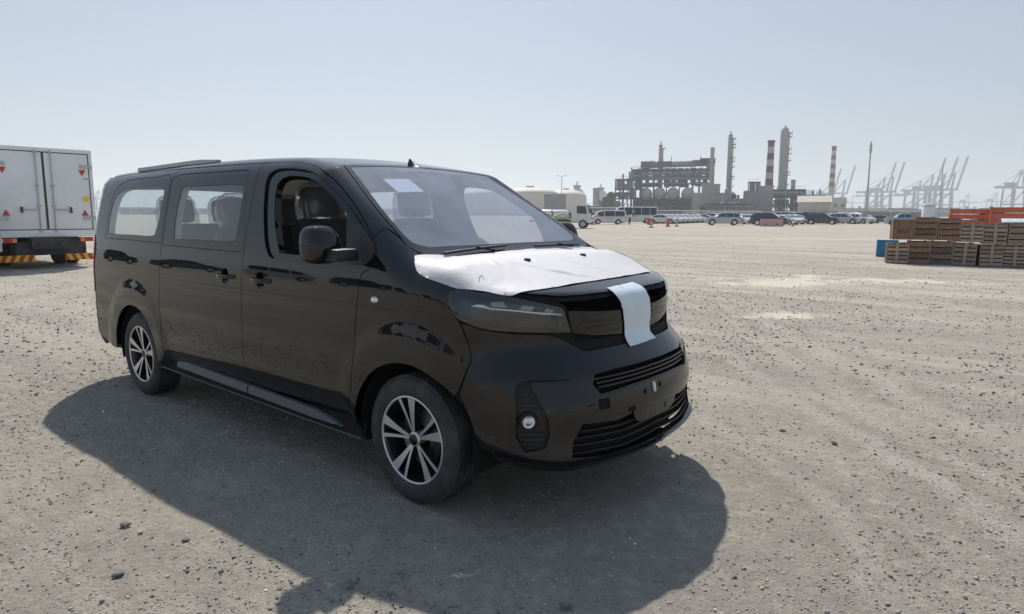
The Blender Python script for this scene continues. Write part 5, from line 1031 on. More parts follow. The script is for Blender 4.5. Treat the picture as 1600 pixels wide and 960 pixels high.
for i, (u0, u1, m_, st_, lb, vt) in enumerate(tops):
    a, b_ = along(u0), along(u1); q = A+dir_*(a+b_)/2+nrm*(depth/2+.02+.03*math.sin(i*3)); r_c = np.hypot(*(A+dir_*(a+b_)/2-CAM)[:2]); z0 = max([hgt[k] for k in range(6) if not (along(rows[k][1]) < a+.03 or along(rows[k][0]) > b_-.03)])+.012; h = hz((u0+u1)/2, vt, r_c)-z0
    crate(Vector((q[0], q[1], z0)), rzc+(.06, -.02, .03, 0, -.03, .04)[i], (b_-a)*.94, depth, h, m_, st_, lb, i+10, 0)
for i in range(5):     # second row behind, mostly hidden
    q = A+dir_*(L_*(.12+.2*i))+nrm*(depth*1.55); crate(Vector((q[0], q[1], 0)), rzc, .8, .7, .62, 'wood_grey', 'slat4', ['weathered crate hidden behind the left end of the pile', 'weathered crate hidden behind the second crate', 'weathered crate hidden behind the middle of the pile', 'weathered crate hidden behind the dark gap of the pile', 'weathered crate hidden behind the right end of the pile'][i], 40+i)
# white sheet lying over the right end of the top row
a, b_ = along(1566), along(1612); V = []; n = 14
for i in range(n):
    for j in range(8):
        q = A+dir_*(a+(b_-a)*i/(n-1))+nrm*(-.03+(depth+.08)*j/7); z = hz(1600, 344.0, np.hypot(*(q-CAM)[:2]))+.03+.02*mn.noise(Vector((i*.6, j*.7, 2))); z -= .10*(j == 0)+.16*max(0, 1-i/3.)*0; V.append((q[0], q[1], z))
tag(MB().add(V, [(i*8+j, (i+1)*8+j, (i+1)*8+j+1, i*8+j+1) for i in range(n-1) for j in range(7)]).build('plastic_sheet', M['tape_white'], None, 60), 'white plastic sheet thrown over the right end of the crate pile', 'sheet')
# blue box
q0 = gpos(1371, 401.5); q1 = gpos(1400, 401.5); c = (q0+q1)/2+nrm*.3; bb = thing('blue_box', 'plain blue box on the ground beside the crates', 'box', (c[0], c[1], 0), rzc)
hb = hz(1380, 376.5, np.hypot(*(q0-CAM)[:2])); MB().box((0, 0, hb/2), (np.linalg.norm(q1-q0), .6, hb), None, (.97, .97)).build('shell', M['blue_box'], bb, 30, .02); MB().box((0, 0, hb+.005), (np.linalg.norm(q1-q0)*1.0, .62, .03)).build('lid', M['blue_box'], bb, 30, .008)
# orange steel frames behind the crates
def steel_stack(u0, u1, v0, r, layers, label):
    w = wid(u1-u0, r)*.9; t = thing('steel_frame_stack', label, 'steel frames', at((u0+u1)/2, r), az_of((u0+u1)/2)-H, 'orange steel frames stacked in layers'); ht = hz((u0+u1)/2, v0, r); dz = ht/layers
    for k in range(layers):
        z = dz*(k+.5)
        for y in (-1.2, 1.2): MB().box((0, y, z), (w*(1-.03*(k % 2)), .14, dz*.80)).build('beam', M['orange_steel'], t, 30, .01)
        for x in np.linspace(-w/2+.2, w/2-.2, 5): MB().box((x, 0, z-.02), (.12, 2.3, dz*.5)).build('cross_member', M['orange_steel'], t)
    for x in (-w/2+.1, w/2-.1): MB().box((x, -1.3, ht/2), (.10, .08, ht)).build('post', M['orange_steel'], t)
steel_stack(1490, 1536, 326.5, 48, 6, 'left stack of orange steel frames, ending beside the blue cab')
steel_stack(1558, 1625, 323.5, 45, 6, 'right stack of orange steel frames, cut by the picture edge')
bc = thing('blue_truck_cab', 'small blue truck standing between the two orange steel stacks', 'truck', at(1546, 50), az_of(1546)-H-1.2)
MB().box((0, 0, .95), (1.5, 1.5, .75)).build('body', M['blue_box'], bc, 30, .06); MB().box((-.1, 0, 1.52), (1.1, 1.4, .45), None, (.8, .9)).build('cab', M['car_glass'], bc, 30, .05); MB().box((-.1, 0, 1.77), (.95, 1.3, .06)).build('roof', M['car_navy'], bc, 30, .02)
for x in (-.5, .5):
    for s_ in (-1, 1): add_wheel(bc, x, s_*.75, s_, .33, .2)
# ---- red and white posts, cones, barriers
M['barrier_red'] = mat('barrier_red', (.60, .09, .07), .55, noise=.15); M['barrier_pink'] = mat('barrier_pink', (.58, .30, .29), .6, noise=.12, dirt=(.4, .32, .28), dirt_amt=.4); M['white_plain'] = mat('white_plain', (.7, .69, .66), .6, noise=.06)
def post(u, r, h, label):
    t = thing('warning_post', label, 'post', at(u, r)); MB().box((0, 0, .05), (.42, .42, .1)).build('base', M['chassis'], t, 30, .02); n = 4
    for k in range(n): MB().lathe([(.075, .1+(h-.1)*k/n), (.075, .1+(h-.1)*(k+1)/n)], 12).build('red_band' if k % 2 == 0 else 'white_band', M['barrier_red'] if k % 2 == 0 else M['white_plain'], t, 40)
    MB().lathe([(.075, h), (.0, h+.03)], 12).build('cap', M['barrier_red'], t, 40)
post(1018, 76, 1.2, 'red and white post nearest the camera in front of the white sedans'); post(1058, 84, 1.15, 'red and white post right of the red hydrant')
def cone(u, r, h, label):
    t = thing('traffic_cone', label, 'cone', at(u, r)); MB().box((0, 0, .03), (.42, .42, .06)).build('base', M['barrier_red'], t)
    MB().lathe([(.16, .06), (.11, h*.4)], 12).build('lower_cone', M['barrier_red'], t, 40); MB().lathe([(.11, h*.4), (.075, h*.7)], 12).build('white_band', M['white_plain'], t, 40); MB().lathe([(.075, h*.7), (.04, h), (0, h+.01)], 12).build('tip', M['barrier_red'], t, 40)
cone(927, 92, 1.0, 'traffic cone at the nose of the striped van'); cone(1240, 92, .95, 'faded traffic cone right of the long pink barrier')
hy = thing('red_hydrant', 'short red hydrant standing between the two striped posts', 'hydrant', at(1044, 82)); MB().lathe([(.30, 0), (.30, .12), (.16, .14), (.16, .75), (.20, .78), (.12, .92), (0, .95)], 14).build('barrel', M['barrier_red'], hy, 40); MB().bar((-.3, 0, .55), (.3, 0, .55), .16).build('outlet', M['barrier_red'], hy)
def barrier(u, r, L, h, mt, label):
    t = thing('water_barrier', label, 'barrier', at(u, r), az_of(u)-H); MB().prism([(-.25, 0), (.25, 0), (.25, .2), (.10, .4), (.08, h), (-.08, h), (-.10, .4), (-.25, .2)], -L/2, L/2, Matrix(((0, 0, 1), (1, 0, 0), (0, 1, 0)))).build('shell', M[mt], t, 30, .02)
    for x in (-L/4, L/4): MB().box((x, -.15, .28), (.3, .16, .1)).build('fork_slot', M['chassis'], t)
barrier(1206, 90, 2.7, .9, 'barrier_pink', 'long faded pink barrier block in front of the navy off-road car'); barrier(1016, 95, .8, .95, 'barrier_red', 'red barrier block behind the nearest striped post'); barrier(922, 94, .6, .9, 'barrier_red', 'red barrier block beside the cone at the striped van')
# ---- people in high-visibility vests
M['skin'] = mat('skin', (.22, .12, .08), .6); M['vest'] = mat('vest', (.55, .85, .05), .6, emit=None); M['dark_cloth'] = mat('dark_cloth', (.02, .025, .035), .85); M['helmet'] = mat('helmet', (.7, .7, .68), .4)
def skinned(name, J, E_, mt, parent):
    me = bpy.data.meshes.new(name); me.from_pydata([j[:3] for j in J], E_, []); o = bpy.data.objects.new(name, me); COL.objects.link(o); s_ = o.modifiers.new('s', 'SKIN'); o.modifiers.new('d', 'SUBSURF').levels = 1
    for k, j in enumerate(J): me.skin_vertices[0].data[k].radius = (j[3], j[4] if len(j) > 4 else j[3])
    me.skin_vertices[0].data[0].use_root = True; dg = bpy.context.evaluated_depsgraph_get(); m2 = bpy.data.meshes.new_from_object(o.evaluated_get(dg)); bpy.data.objects.remove(o); m2.shade_smooth(); m2.materials.clear(); return link(name, m2, mt, parent)
def person(u, r, turn, lean, label):
    p = thing('person', label, 'person', at(u, r), az_of(u)+turn); l = lean
    J = [(0, 0, .92, .14, .10), (.10*l, 0, 1.12, .13, .09), (.28*l, 0, 1.38, .17, .10), (.36*l, 0, 1.50, .055), (.42*l, 0, 1.60, .075), (.45*l, 0, 1.70, .085),
         (0, .10, .85, .085), (.06, .13, .48, .06), (-.02, .14, .08, .045), (.14, .14, .04, .035), (0, -.10, .85, .085), (-.04, -.13, .48, .06), (-.14, -.14, .08, .045), (.02, -.14, .04, .035),
         (.28*l, .20, 1.42, .055), (.35*l+.1, .26, 1.16, .042), (.45*l+.30, .18, 1.08, .035), (.28*l, -.20, 1.42, .055), (.35*l+.1, -.26, 1.16, .042), (.45*l+.30, -.18, 1.08, .035)]
    skinned('body', J, [(0, 1), (1, 2), (2, 3), (3, 4), (4, 5), (0, 6), (6, 7), (7, 8), (8, 9), (0, 10), (10, 11), (11, 12), (12, 13), (2, 14), (14, 15), (15, 16), (2, 17), (17, 18), (18, 19)], M['skin'], p)
    skinned('vest', [(.02*l, 0, 1.00, .17, .125), (.10*l, 0, 1.14, .165, .12), (.27*l, 0, 1.38, .20, .13), (.27*l, 0, 1.43, .16, .11)], [(0, 1), (1, 2), (2, 3)], M['vest'], p)
    skinned('trousers', [(0, 0, .95, .16, .12), (0, .10, .85, .105), (.06, .13, .48, .078), (-.02, .14, .14, .065), (0, -.10, .85, .105), (-.04, -.13, .48, .078), (-.14, -.14, .14, .065)], [(0, 1), (1, 2), (2, 3), (0, 4), (4, 5), (5, 6)], M['dark_cloth'], p)
    MB().lathe([(.13, 0), (.115, .03), (.10, .09), (.05, .13), (0, .14)], 14, Matrix.Translation((.45*l, 0, 1.70))).build('helmet', M['helmet'], p, 50)
person(984, 94, -H-.2, 1.2, 'worker in a yellow vest bending at the open rear of the striped van'); person(866, 66, H, .5, 'worker in a yellow vest by the tanker truck')
# ====================================================== INDUSTRY
M['concrete'] = mat('concrete', (.32, .30, .28), .85, noise=.12, nscale=.3, dirt=(.2, .18, .16), dirt_amt=.5, dscale=.25)
M['steelwork'] = mat('steelwork', (.10, .10, .108), .7, noise=.2, nscale=.5); M['pipe_grey'] = mat('pipe_grey', (.24, .24, .24), .55, noise=.2, nscale=.5); M['drum'] = mat('drum', (.42, .38, .34), .5, noise=.15, nscale=.5)
M['tank_cream'] = mat('tank_cream', (.60, .54, .46), .7, noise=.08, nscale=.1); M['stack_red'] = mat('stack_red', (.115, .03, .036), .7, noise=.15, nscale=.4); M['stack_white'] = mat('stack_white', (.40, .355, .335), .7, noise=.12, nscale=.4)
M['tower'] = mat('tower', (.33, .31, .30), .6, noise=.08, nscale=.4); M['roof_blue'] = mat('roof_blue', (.20, .29, .33), .6, noise=.1, nscale=.3); M['shed'] = mat('shed', (.45, .41, .34), .8, noise=.12, nscale=.3)
M['crane'] = mat('crane', (.17, .20, .24), .6); M['crane_red'] = mat('crane_red', (.30, .17, .15), .6); M['port_grey'] = mat('port_grey', (.22, .21, .20), .8, noise=.3, nscale=.03)
M['palm'] = mat('palm', (.05, .07, .03), .8, noise=.4, nscale=1)
GR = 340.
def frame(u0, u1, v0, v1, r, dep, cols, floors, label, name='steel_structure', beam=.45, clutter=0, seed=1, base=0., pipes=0):
    "open steel process structure between pixel columns u0..u1, from height of v1 (bottom) to v0 (top)"
    um = (u0+u1)/2; w = wid(u1-u0, r)/max(.2, math.cos(az_of(um)-YAW))**0; zt_ = hz(um, v0, r); zb_ = max(0, hz(um, v1, r)) if v1 else 0; R_ = random.Random(seed)
    t = thing(name, label, 'refinery structure', at(um, r), az_of(um)-H); xs = np.linspace(-w/2, w/2, cols)
    for x in xs:
        for y in (0, dep): MB().box((x, y, (zt_+zb_*0)/2), (beam, beam, zt_)).build('column', M['steelwork'], t)
    for k in range(1, floors+1):
        z = zb_+(zt_-zb_)*k/floors
        for y in (0, dep): MB().box((0, y, z-.2), (w+beam, beam*.8, beam)).build('beam', M['steelwork'], t)
        MB().box((0, dep/2, z-.1), (w*.98, dep*.98, .12)).build('deck', M['steelwork'], t)
        MB().bar((-w/2, -.1, z+1.1), (w/2, -.1, z+1.1), .12).build('handrail', M['pipe_grey'], t)
    for i in range(cols-1):
        if R_.random() < .5:
            k = R_.randrange(floors); za = zb_+(zt_-zb_)*k/floors; zc = zb_+(zt_-zb_)*(k+1)/floors; MB().bar((xs[i], -.1, za), (xs[i+1], -.1, zc), .3).build('brace', M['steelwork'], t)
    for i in range(clutter):
        x = R_.uniform(-w/2, w/2); k = R_.randrange(floors); z0 = zb_+(zt_-zb_)*k/floors; hh = (zt_-zb_)/floors; q = R_.random(); y = R_.uniform(1, dep-1)
        if q < .45: rr = R_.uniform(.6, 1.5); MB().lathe([(0, z0), (rr, z0), (rr, z0+hh*.8), (rr*.6, z0+hh*.92), (0, z0+hh*.95)], 12, Matrix.Translation((x, y, 0))).build('vessel', M[R_.choice(['pipe_grey', 'steelwork', 'drum'])], t, 40)
        elif q < .75: ll = R_.uniform(2, 7); MB().box((x, y, z0+hh*.3), (min(ll, w*.5), 2.5, hh*R_.uniform(.3, .6))).build('equipment', M[R_.choice(['pipe_grey', 'steelwork'])], t)
        else: MB().tube([(x, y, z0), (x, y, z0+hh), (x+R_.uniform(-4, 4), y, z0+hh), (x+R_.uniform(-4, 4), y, z0+hh*1.1)], .35, 8).build('pipe', M['pipe_grey'], t, 60)
    for i in range(pipes):
        z = R_.uniform(zb_+1, zt_-1); MB().tube([(-w/2, R_.uniform(0, 2), z), (w/2, R_.uniform(0, 2), z)], R_.uniform(.2, .6), 8).build('pipe', M[R_.choice(['pipe_grey', 'drum', 'steelwork'])], t, 60)
    return t, w, zt_
rf, w_, z_ = frame(992, 1108, 264, 292, GR, 16, 13, 2, 'wide open steel structure carrying drums and ducts at the heart of the refinery', clutter=34, seed=3, beam=.45, pipes=9)
zlow = hz(1050, 292, GR)
# big duct running along its top, risers, top-level gear
MB().tube([(-w_/2+3, 4, hz(1000, 262, GR)), (-w_/2+8, 4, hz(1010, 257, GR)), (-w_/4, 4, hz(1020, 257, GR)), (w_/4, 4, hz(1080, 255, GR)), (w_/2-4, 4, hz(1100, 253, GR)), (w_/2, 4, hz(1105, 262, GR))], 1.5, 14).build('duct', M['pipe_grey'], rf, 60)
R9 = random.Random(9)
for k in range(11):
    x = -w_/2+3+k*(w_-6)/10; MB().tube([(x, 5, zlow+1), (x, 5, hz(1050, 262, GR))], R9.choice([.5, .9, 1.3]), 10).build('riser', M[R9.choice(['steelwork', 'pipe_grey'])], rf, 60)
for k in range(14):
    x = R9.uniform(-w_/2+5, w_/2-3); MB().bar((x, 3, z_), (x, 3, z_+R9.uniform(2, 6.5)), .3).build('mast', M['steelwork'], rf)
for u_, v_ in ((1012, 254), (1036, 254), (1088, 252), (1099, 249)):
    MB().box((wid(u_-1050, GR), 5, hz(u_, v_+2, GR)), (7, 5, 2.6)).build('top_platform', M['steelwork'], rf)
for k, u_ in enumerate((1009.6, 1030.4, 1050.6, 1072)):      # the four big drums, end on
    rr = wid(18.5, GR)/2; zc = hz(u_, 303, GR); x = wid(u_-1050, GR)
    dm = MB().lathe([(0, -1.2), (rr*.6, -.9), (rr*.93, 0), (rr, 1), (rr, 14), (rr*.9, 15), (0, 15.5)], 36, Matrix.Translation((x, -1, zc)) @ Matrix.Rotation(-math.pi/2, 4, 'X')).build('drum', M['drum'], rf, 50)
    MB().lathe([(rr+.25, .6), (rr+.25, 1.6)], 36, Matrix.Translation((x, -1, zc)) @ Matrix.Rotation(-math.pi/2, 4, 'X')).build('drum_flange', M['pipe_grey'], dm)
    MB().box((x, 1, zc/2-rr/2), (1.4, 1.2, zc-rr)).build('drum_leg', M['pipe_grey'], rf)
MB().box((0, 8, zlow/2-1), (w_, 6, zlow*.45)).build('lower_block', M['steelwork'], rf)
frame(992, 1085, 315, None, GR-4, 10, 14, 3, 'low pipe rack under the four drums', 'pipe_rack', .4, 26, 5, pipes=8)
frame(961, 986, 280, None, GR-8, 12, 5, 4, 'lower steel structure left of the main refinery frame', clutter=16, seed=8, beam=.5, pipes=4)
frame(985, 1000, 265, None, GR-2, 12, 3, 5, 'narrow steel bay joining the two refinery frames', clutter=10, seed=11, beam=.5)
frame(935, 965, 314, None, GR-20, 10, 7, 3, 'low pipe rack at the left end of the refinery', 'pipe_rack', .4, 18, 13, pipes=6)
frame(905, 940, 322, None, GR-30, 10, 7, 2, 'low pipe rack behind the tanker truck', 'pipe_rack', .35, 12, 14, pipes=5)
frame(1205, 1252, 296, None, GR-10, 12, 7, 4, 'open pipe rack right of the striped chimney', 'pipe_rack', .4, 22, 15, pipes=9)
frame(1103, 1170, 318, None, GR-36, 8, 9, 2, 'low pipe rack behind the silver off-roader', 'pipe_rack', .35, 14, 16, pipes=7)
frame(1168, 1184, 284, None, GR-6, 10, 3, 4, 'narrow steel frame left of the striped chimney', clutter=8, seed=17, beam=.4)
def round_tower(name, u, v0, w0, r, label, cat, mt, wtop=None, platforms=0, stripes=None, v1=None, side=1, cap=True):
    t = thing(name, label, cat, at(u, r)); t.rotation_euler = (0, 0, az_of(u)-H); zt_ = hz(u, v0, r); r0 = wid(w0, r)/2; r1 = wid(wtop or w0, r)/2; z0 = 0
    if stripes:
        zs = hz(u, stripes[0], r); n = stripes[1]; MB().lathe([(r0*1.0, 0), (r0, zs)], 24).build('base_shaft', M[mt], t, 40)
        for k in range(n):
            a = zs+(zt_-zs)*k/n; b_ = zs+(zt_-zs)*(k+1)/n; ra = r0+(r1-r0)*k/n; rb_ = r0+(r1-r0)*(k+1)/n
            MB().lathe([(ra, a), (rb_, b_)], 24).build('band', M['stack_red'] if (n-1-k) % 2 == 0 else M['stack_white'], t, 40)
        MB().lathe([(r1+.3, zt_-1), (r1+.3, zt_), (r1*.7, zt_)], 24).build('rim', M['stack_red'], t, 40)
    else:
        pr = [(r0, 0), (r0, zt_*.35), (r1, zt_*.36), (r1, zt_-1)]+([(r1*.8, zt_+r1*.3), (r1*.3, zt_+r1*.8), (0, zt_+r1*.9)] if cap else [(r1*1.1, zt_-1), (r1*1.1, zt_), (0, zt_)])
        MB().lathe(pr, 24).build('shell', M[mt], t, 40)
    if cap and not stripes: MB().bar((0, 0, zt_), (0, 0, zt_+2.2), .5).box((0, 0, zt_+.4), (1.8, 1.8, .3)).build('vent', M['steelwork'], t)
    for k in range(platforms):
        z = zt_*min(.965, .38+.60*((k+.35*math.sin(k*2.3))/max(1, platforms-1))); MB().box((side*(r1+.5), 0, z), (1.9, 2.4, .25)).build('platform', M['steelwork'], t); MB().box((side*(r1+1.3), 0, z+.55), (.15, 2.4, 1.1)).build('railing', M['steelwork'], t)
    if platforms: MB().box((side*(r1+.25), 0, zt_*.6), (.35, .7, zt_*.72)).build('ladder', M['steelwork'], t)
    return t
round_tower('flue_stack', 1029, 229, 5.5, GR+4, 'grey stack with small platforms rising from the left part of the refinery', 'stack', 'tower', platforms=2)
round_tower('flue_stack', 1109, 231, 7, GR-14, 'plain concrete stack standing on the square refinery block', 'stack', 'concrete', 5.6, cap=False)
round_tower('distillation_tower', 1136, 213, 9.5, GR, 'slim grey tower with a ladder of small platforms on its right side', 'tower', 'tower', 6.5, 9)
round_tower('striped_chimney', 1199, 220, 11, GR-16, 'chimney with dark red and pale bands, left of the thick tower', 'chimney', 'concrete', 8.5, stripes=(290, 7))
round_tower('distillation_tower', 1219, 204, 13.5, GR+10, 'thick tall grey tower with platforms, right of the striped chimney', 'tower', 'tower', 11.5, 8)
round_tower('flue_stack', 1236.5, 281, 6, GR, 'short pale stack right of the thick tower', 'stack', 'stack_white', cap=False)
round_tower('striped_chimney', 1296.5, 229, 7.5, 560, 'slender banded chimney standing alone, hazy, right of the sheds', 'chimney', 'stack_white', 5.6, stripes=(292, 9))
def block(u0, u1, v0, r, dep, mt, label, name='concrete_building', cat='building', panels=0, roof=None, wins=0, doors=0):
    um = (u0+u1)/2; w = wid(u1-u0, r); h = hz(um, v0, r); t = thing(name, label, cat, at(um, r), az_of(um)-H); MB().box((0, dep/2, h/2), (w, dep, h)).build('walls', M[mt], t)
    for k in range(panels+1 if panels else 0): MB().box((-w/2+w*k/panels, -.15, h/2), (.5, .3, h)).build('pilaster', M[mt], t)
    if roof: MB().prism([(-.6, 0), (dep+.6, 0), (dep/2, dep*.16)], -w/2-.5, w/2+.5, Matrix.Translation((0, 0, h)) @ Matrix(((0, 0, 1, 0), (1, 0, 0, 0), (0, 1, 0, 0), (0, 0, 0, 1)))).build('roof', M[roof], t)
    else: MB().box((0, dep/2, h+.2), (w+.4, dep+.4, .4)).build('parapet', M[mt], t)
    for k in range(wins): MB().box((-w/2+w*(k+.5)/wins, -.06, h*.62), (w/wins*.45, .2, h*.2)).build('window', M['car_glass'], t)
    for k in range(doors): MB().box((-w/2+w*(k+.5)/doors, -.07, h*.3), (w/doors*.55, .2, h*.58)).build('shutter', M['stack_white'], t)
    return t
block(1083, 1130, 303, GR-26, 14, 'concrete', 'square concrete block at the foot of the plain stack', panels=5)
block(1096, 1122, 289, GR-20, 8, 'concrete', 'smaller concrete block stacked under the plain stack')
block(1128, 1162, 312, GR-20, 10, 'concrete', 'low concrete wall block left of the striped chimney', panels=4)
block(1163, 1196, 300, GR-24, 10, 'pipe_grey', 'grey panelled building around the foot of the striped chimney', panels=8)
block(1186, 1205, 292, GR-20, 8, 'concrete', 'tall concrete base at the foot of the striped chimney')
block(1236, 1266, 306, GR+30, 20, 'roof_blue', 'blue grey hall behind the pipe rack', roof='roof_blue')
block(1250, 1292, 316, GR-50, 16, 'shed', 'beige shed with two pale shutters behind the dark cars', 'industrial_shed', 'shed', roof='shed', doors=3)
block(1256, 1286, 306, GR-20, 14, 'concrete', 'weathered concrete building above the beige shed', wins=4)
block(1290, 1318, 310, 480, 20, 'shed', 'hazy beige building at the foot of the lone banded chimney', wins=3)
block(1085, 1400, 333, 190, 1.2, 'concrete', 'long low concrete boundary wall behind the parked cars', 'boundary_wall', 'wall')
block(860, 1085, 334, 195, 1.2, 'concrete', 'low concrete boundary wall running left behind the vans', 'boundary_wall', 'wall')
def canopy(u0, u1, v0, r, label):
    um = (u0+u1)/2; w = wid(u1-u0, r); h = hz(um, v0, r); t = thing('shade_canopy', label, 'canopy', at(um, r), az_of(um)-H); MB().box((0, 2.5, h-.1), (w, 5.5, .22)).build('roof', M['white_plain'], t)
    for k in range(max(3, int(w/6))): x = -w/2+.5+(w-1)*k/(max(3, int(w/6))-1); MB().box((x, 4.5, h/2-.1), (.18, .18, h-.2)).build('post', M['galv'], t)
canopy(1012, 1106, 328.7, 165, 'long white shade roof over the far cars behind the white sedans'); canopy(1106, 1185, 329.5, 168, 'white shade roof behind the silver off-roader'); canopy(1400, 1477, 329.5, 170, 'white shade roof behind the pale blue pickup'); canopy(915, 966, 324, 170, 'grey shade roof behind the striped van')
cyl = thing('concrete_silo', 'short white cylindrical silo above the crates', 'silo', at(1450, 150)); MB().lathe([(wid(7.5, 150), 0), (wid(7.5, 150), hz(1450, 320.5, 150)), (wid(6.5, 150), hz(1450, 319, 150)), (0, hz(1450, 318.5, 150))], 24).build('shell', M['white_plain'], cyl, 40); MB().lathe([(wid(7.7, 150), 3.0), (wid(7.7, 150), 3.2)], 24).build('hoop', M['galv'], cyl)
def storage_tank(u, v0, v1, w, r, label, mt='tank_cream', sphere=False):
    t = thing('storage_tank', label, 'tank', at(u, r)); R_ = wid(w, r)/2; zw = hz(u, v1, r); zt_ = hz(u, v0, r)
    if sphere:
        zc = zt_-R_; n = 14; MB().lathe([(R_*math.sin(math.pi*k/n)+1e-4, zc-R_*math.cos(math.pi*k/n)) for k in range(n+1)], 32).build('shell', M[mt], t, 60)
        for k in range(10): a = 2*math.pi*k/10; MB().bar((R_*.95*math.cos(a), R_*.95*math.sin(a), 0), (R_*.95*math.cos(a), R_*.95*math.sin(a), zc), .8).build('leg', M['pipe_grey'], t)
        MB().box((0, 0, zt_+1), (4, 4, 2)).bar((0, 0, zt_), (0, 0, zt_+5), .6).build('top_platform', M['pipe_grey'], t)
    else:
        MB().lathe([(R_, 0), (R_, zw), (R_*1.01, zw), (R_*1.01, zw+.4)], 48).build('shell', M[mt], t, 40); MB().lathe([(R_*1.0, zw+.3)]+[(R_*math.cos(a), zw+.3+(zt_-zw)*math.sin(a)) for a in np.linspace(.15, math.pi/2, 8)], 48).build('dome', M[mt], t, 60)
        for k in range(12): a = 2*math.pi*k/12; MB().box((R_*math.cos(a), R_*math.sin(a), zw/2), (.5, .5, zw), Matrix.Rotation(a, 3, 'Z')).build('stiffener', M[mt], t)
        MB().box((0, 0, zt_+.7), (R_*.2, R_*.2, .9)).build('top_hatch', M['pipe_grey'], t)
storage_tank(828, 294, 304, 86, 420, 'large cream domed tank, leftmost of the tank farm'); storage_tank(884, 297.5, 308, 62, 470, 'second cream domed tank, behind the grey container'); storage_tank(760, 296, 306, 70, 460, 'cream domed tank hidden behind the windscreen'); storage_tank(901, 294, 0, 24, 520, 'round cream tank on legs with a cap platform', sphere=True); storage_tank(938, 297, 0, 20, 560, 'round cream tank on legs, half hidden by the refinery', sphere=True)
storage_tank(680, 297, 306, 60, 480, 'cream domed tank far left behind the black van'); block(926, 936, 295, 430, 8, 'pipe_grey', 'narrow grey block between the two round tanks')
def pole(name, u, v0, r, w, label, cat, head=0, lattice=False):
    t = thing(name, label, cat, at(u, r)); h = hz(u, v0, r); MB().lathe([(w, 0), (w*.5, h)], 8).build('shaft', M['galv'] if not lattice else M['steelwork'], t, 60)
    if head == 1:
        for s_ in (-1, 1): MB().bar((0, 0, h), (s_*1.4, 0, h+.25), .1).build('arm', M['galv'], t); MB().box((s_*1.5, 0, h+.25), (.7, .25, .12)).build('lamp_head', M['galv'], t)
    if head == 2: MB().lathe([(w*.9, h-9), (w*1.15, h-7), (w*1.1, h-2), (0, h+2)], 10).build('antenna_head', M['steelwork'], t, 40)
    if head == 3:
        MB().bar((0, 0, h), (-1.6, 0, h), .12).build('arm', M['galv'], t); MB().box((-1.7, 0, h), (.6, .3, .15)).build('lamp_head', M['galv'], t)
    return t
pole('light_pole', 877, 276, 200, .16, 'slender light pole in front of the cream tanks', 'light pole', 1); pole('light_pole', 1467, 254.5, 150, .12, 'thin dark mast rising behind the crates', 'mast'); pole('radio_mast', 1353, 224, 700, 1.0, 'tall grey radio mast between the lone chimney and the cranes', 'mast', 2, True)
pole('light_pole', 982, 319, 130, .10, 'short lamp post above the striped van', 'light pole', 3); pole('light_pole', 1226, 262, 330, .3, 'thin mast just right of the thick tower', 'mast')
for k, (u_, v_, w_) in enumerate(((1152, 305, 3.5), (1164, 298, 3), (1176, 288, 2.5), (1190, 294, 3), (1243, 296, 3), (1250, 300, 3.5), (1268, 299, 3), (1279, 296, 2.6), (972, 272, 2.6), (985, 262, 2.2))): round_tower('flue_stack', u_, v_, w_, GR-12+k, 'thin vent pipe of the refinery, '+['just right of the slim tower', 'between the slim tower and the striped chimney', 'left beside the striped chimney', 'at the left foot of the striped chimney', 'right of the short pale stack', 'left of the blue grey hall', 'over the right end of the blue grey hall', 'above the weathered concrete building', 'over the lower left steel structure', 'at the left end of the big steel structure'][k], 'pipe', 'pipe_grey', cap=False)
# trees at the edge of the refinery
def tree(u, v0, w, r, label):
    t = thing('tree', label, 'tree', at(u, r)); h = hz(u, v0, r); R_ = random.Random(u); MB().tube([(0, 0, 0), (.3, 0, h*.4), (0, .2, h*.8)], .4, 8, True, [.5, .4, .15]).build('trunk', M['steelwork'], t, 60); V = []; Fc = []
    rr = wid(w, r)/2
    for k in range(900):
        a, b_ = R_.uniform(0, 6.28), R_.random(); q = R_.random()**.4; x = rr*q*math.cos(a)*(.6+.5*b_); y = rr*q*math.sin(a)*(.6+.5*b_); z = h*(.35+.65*b_)*(1-.12*q); d = Vector((R_.uniform(-1, 1), R_.uniform(-1, 1), R_.uniform(-1, 1))).normalized()*.5; e = d.orthogonal().normalized()*.35; p = Vector((x, y, z)); n = len(V); V += [p-d, p+e, p+d, p-e]; Fc.append((n, n+1, n+2, n+3))
    MB().add(V, Fc).build('crown', M['palm'], t)
tree(954, 299, 12, 330, 'dark green tree left of the refinery frames'); tree(946, 306, 9, 335, 'smaller dark tree beside the left refinery frame'); tree(1098, 322, 8, 300, 'small tree by the square concrete block'); tree(1143, 300, 10, 345, 'dark tree crown showing beside the slim tower')
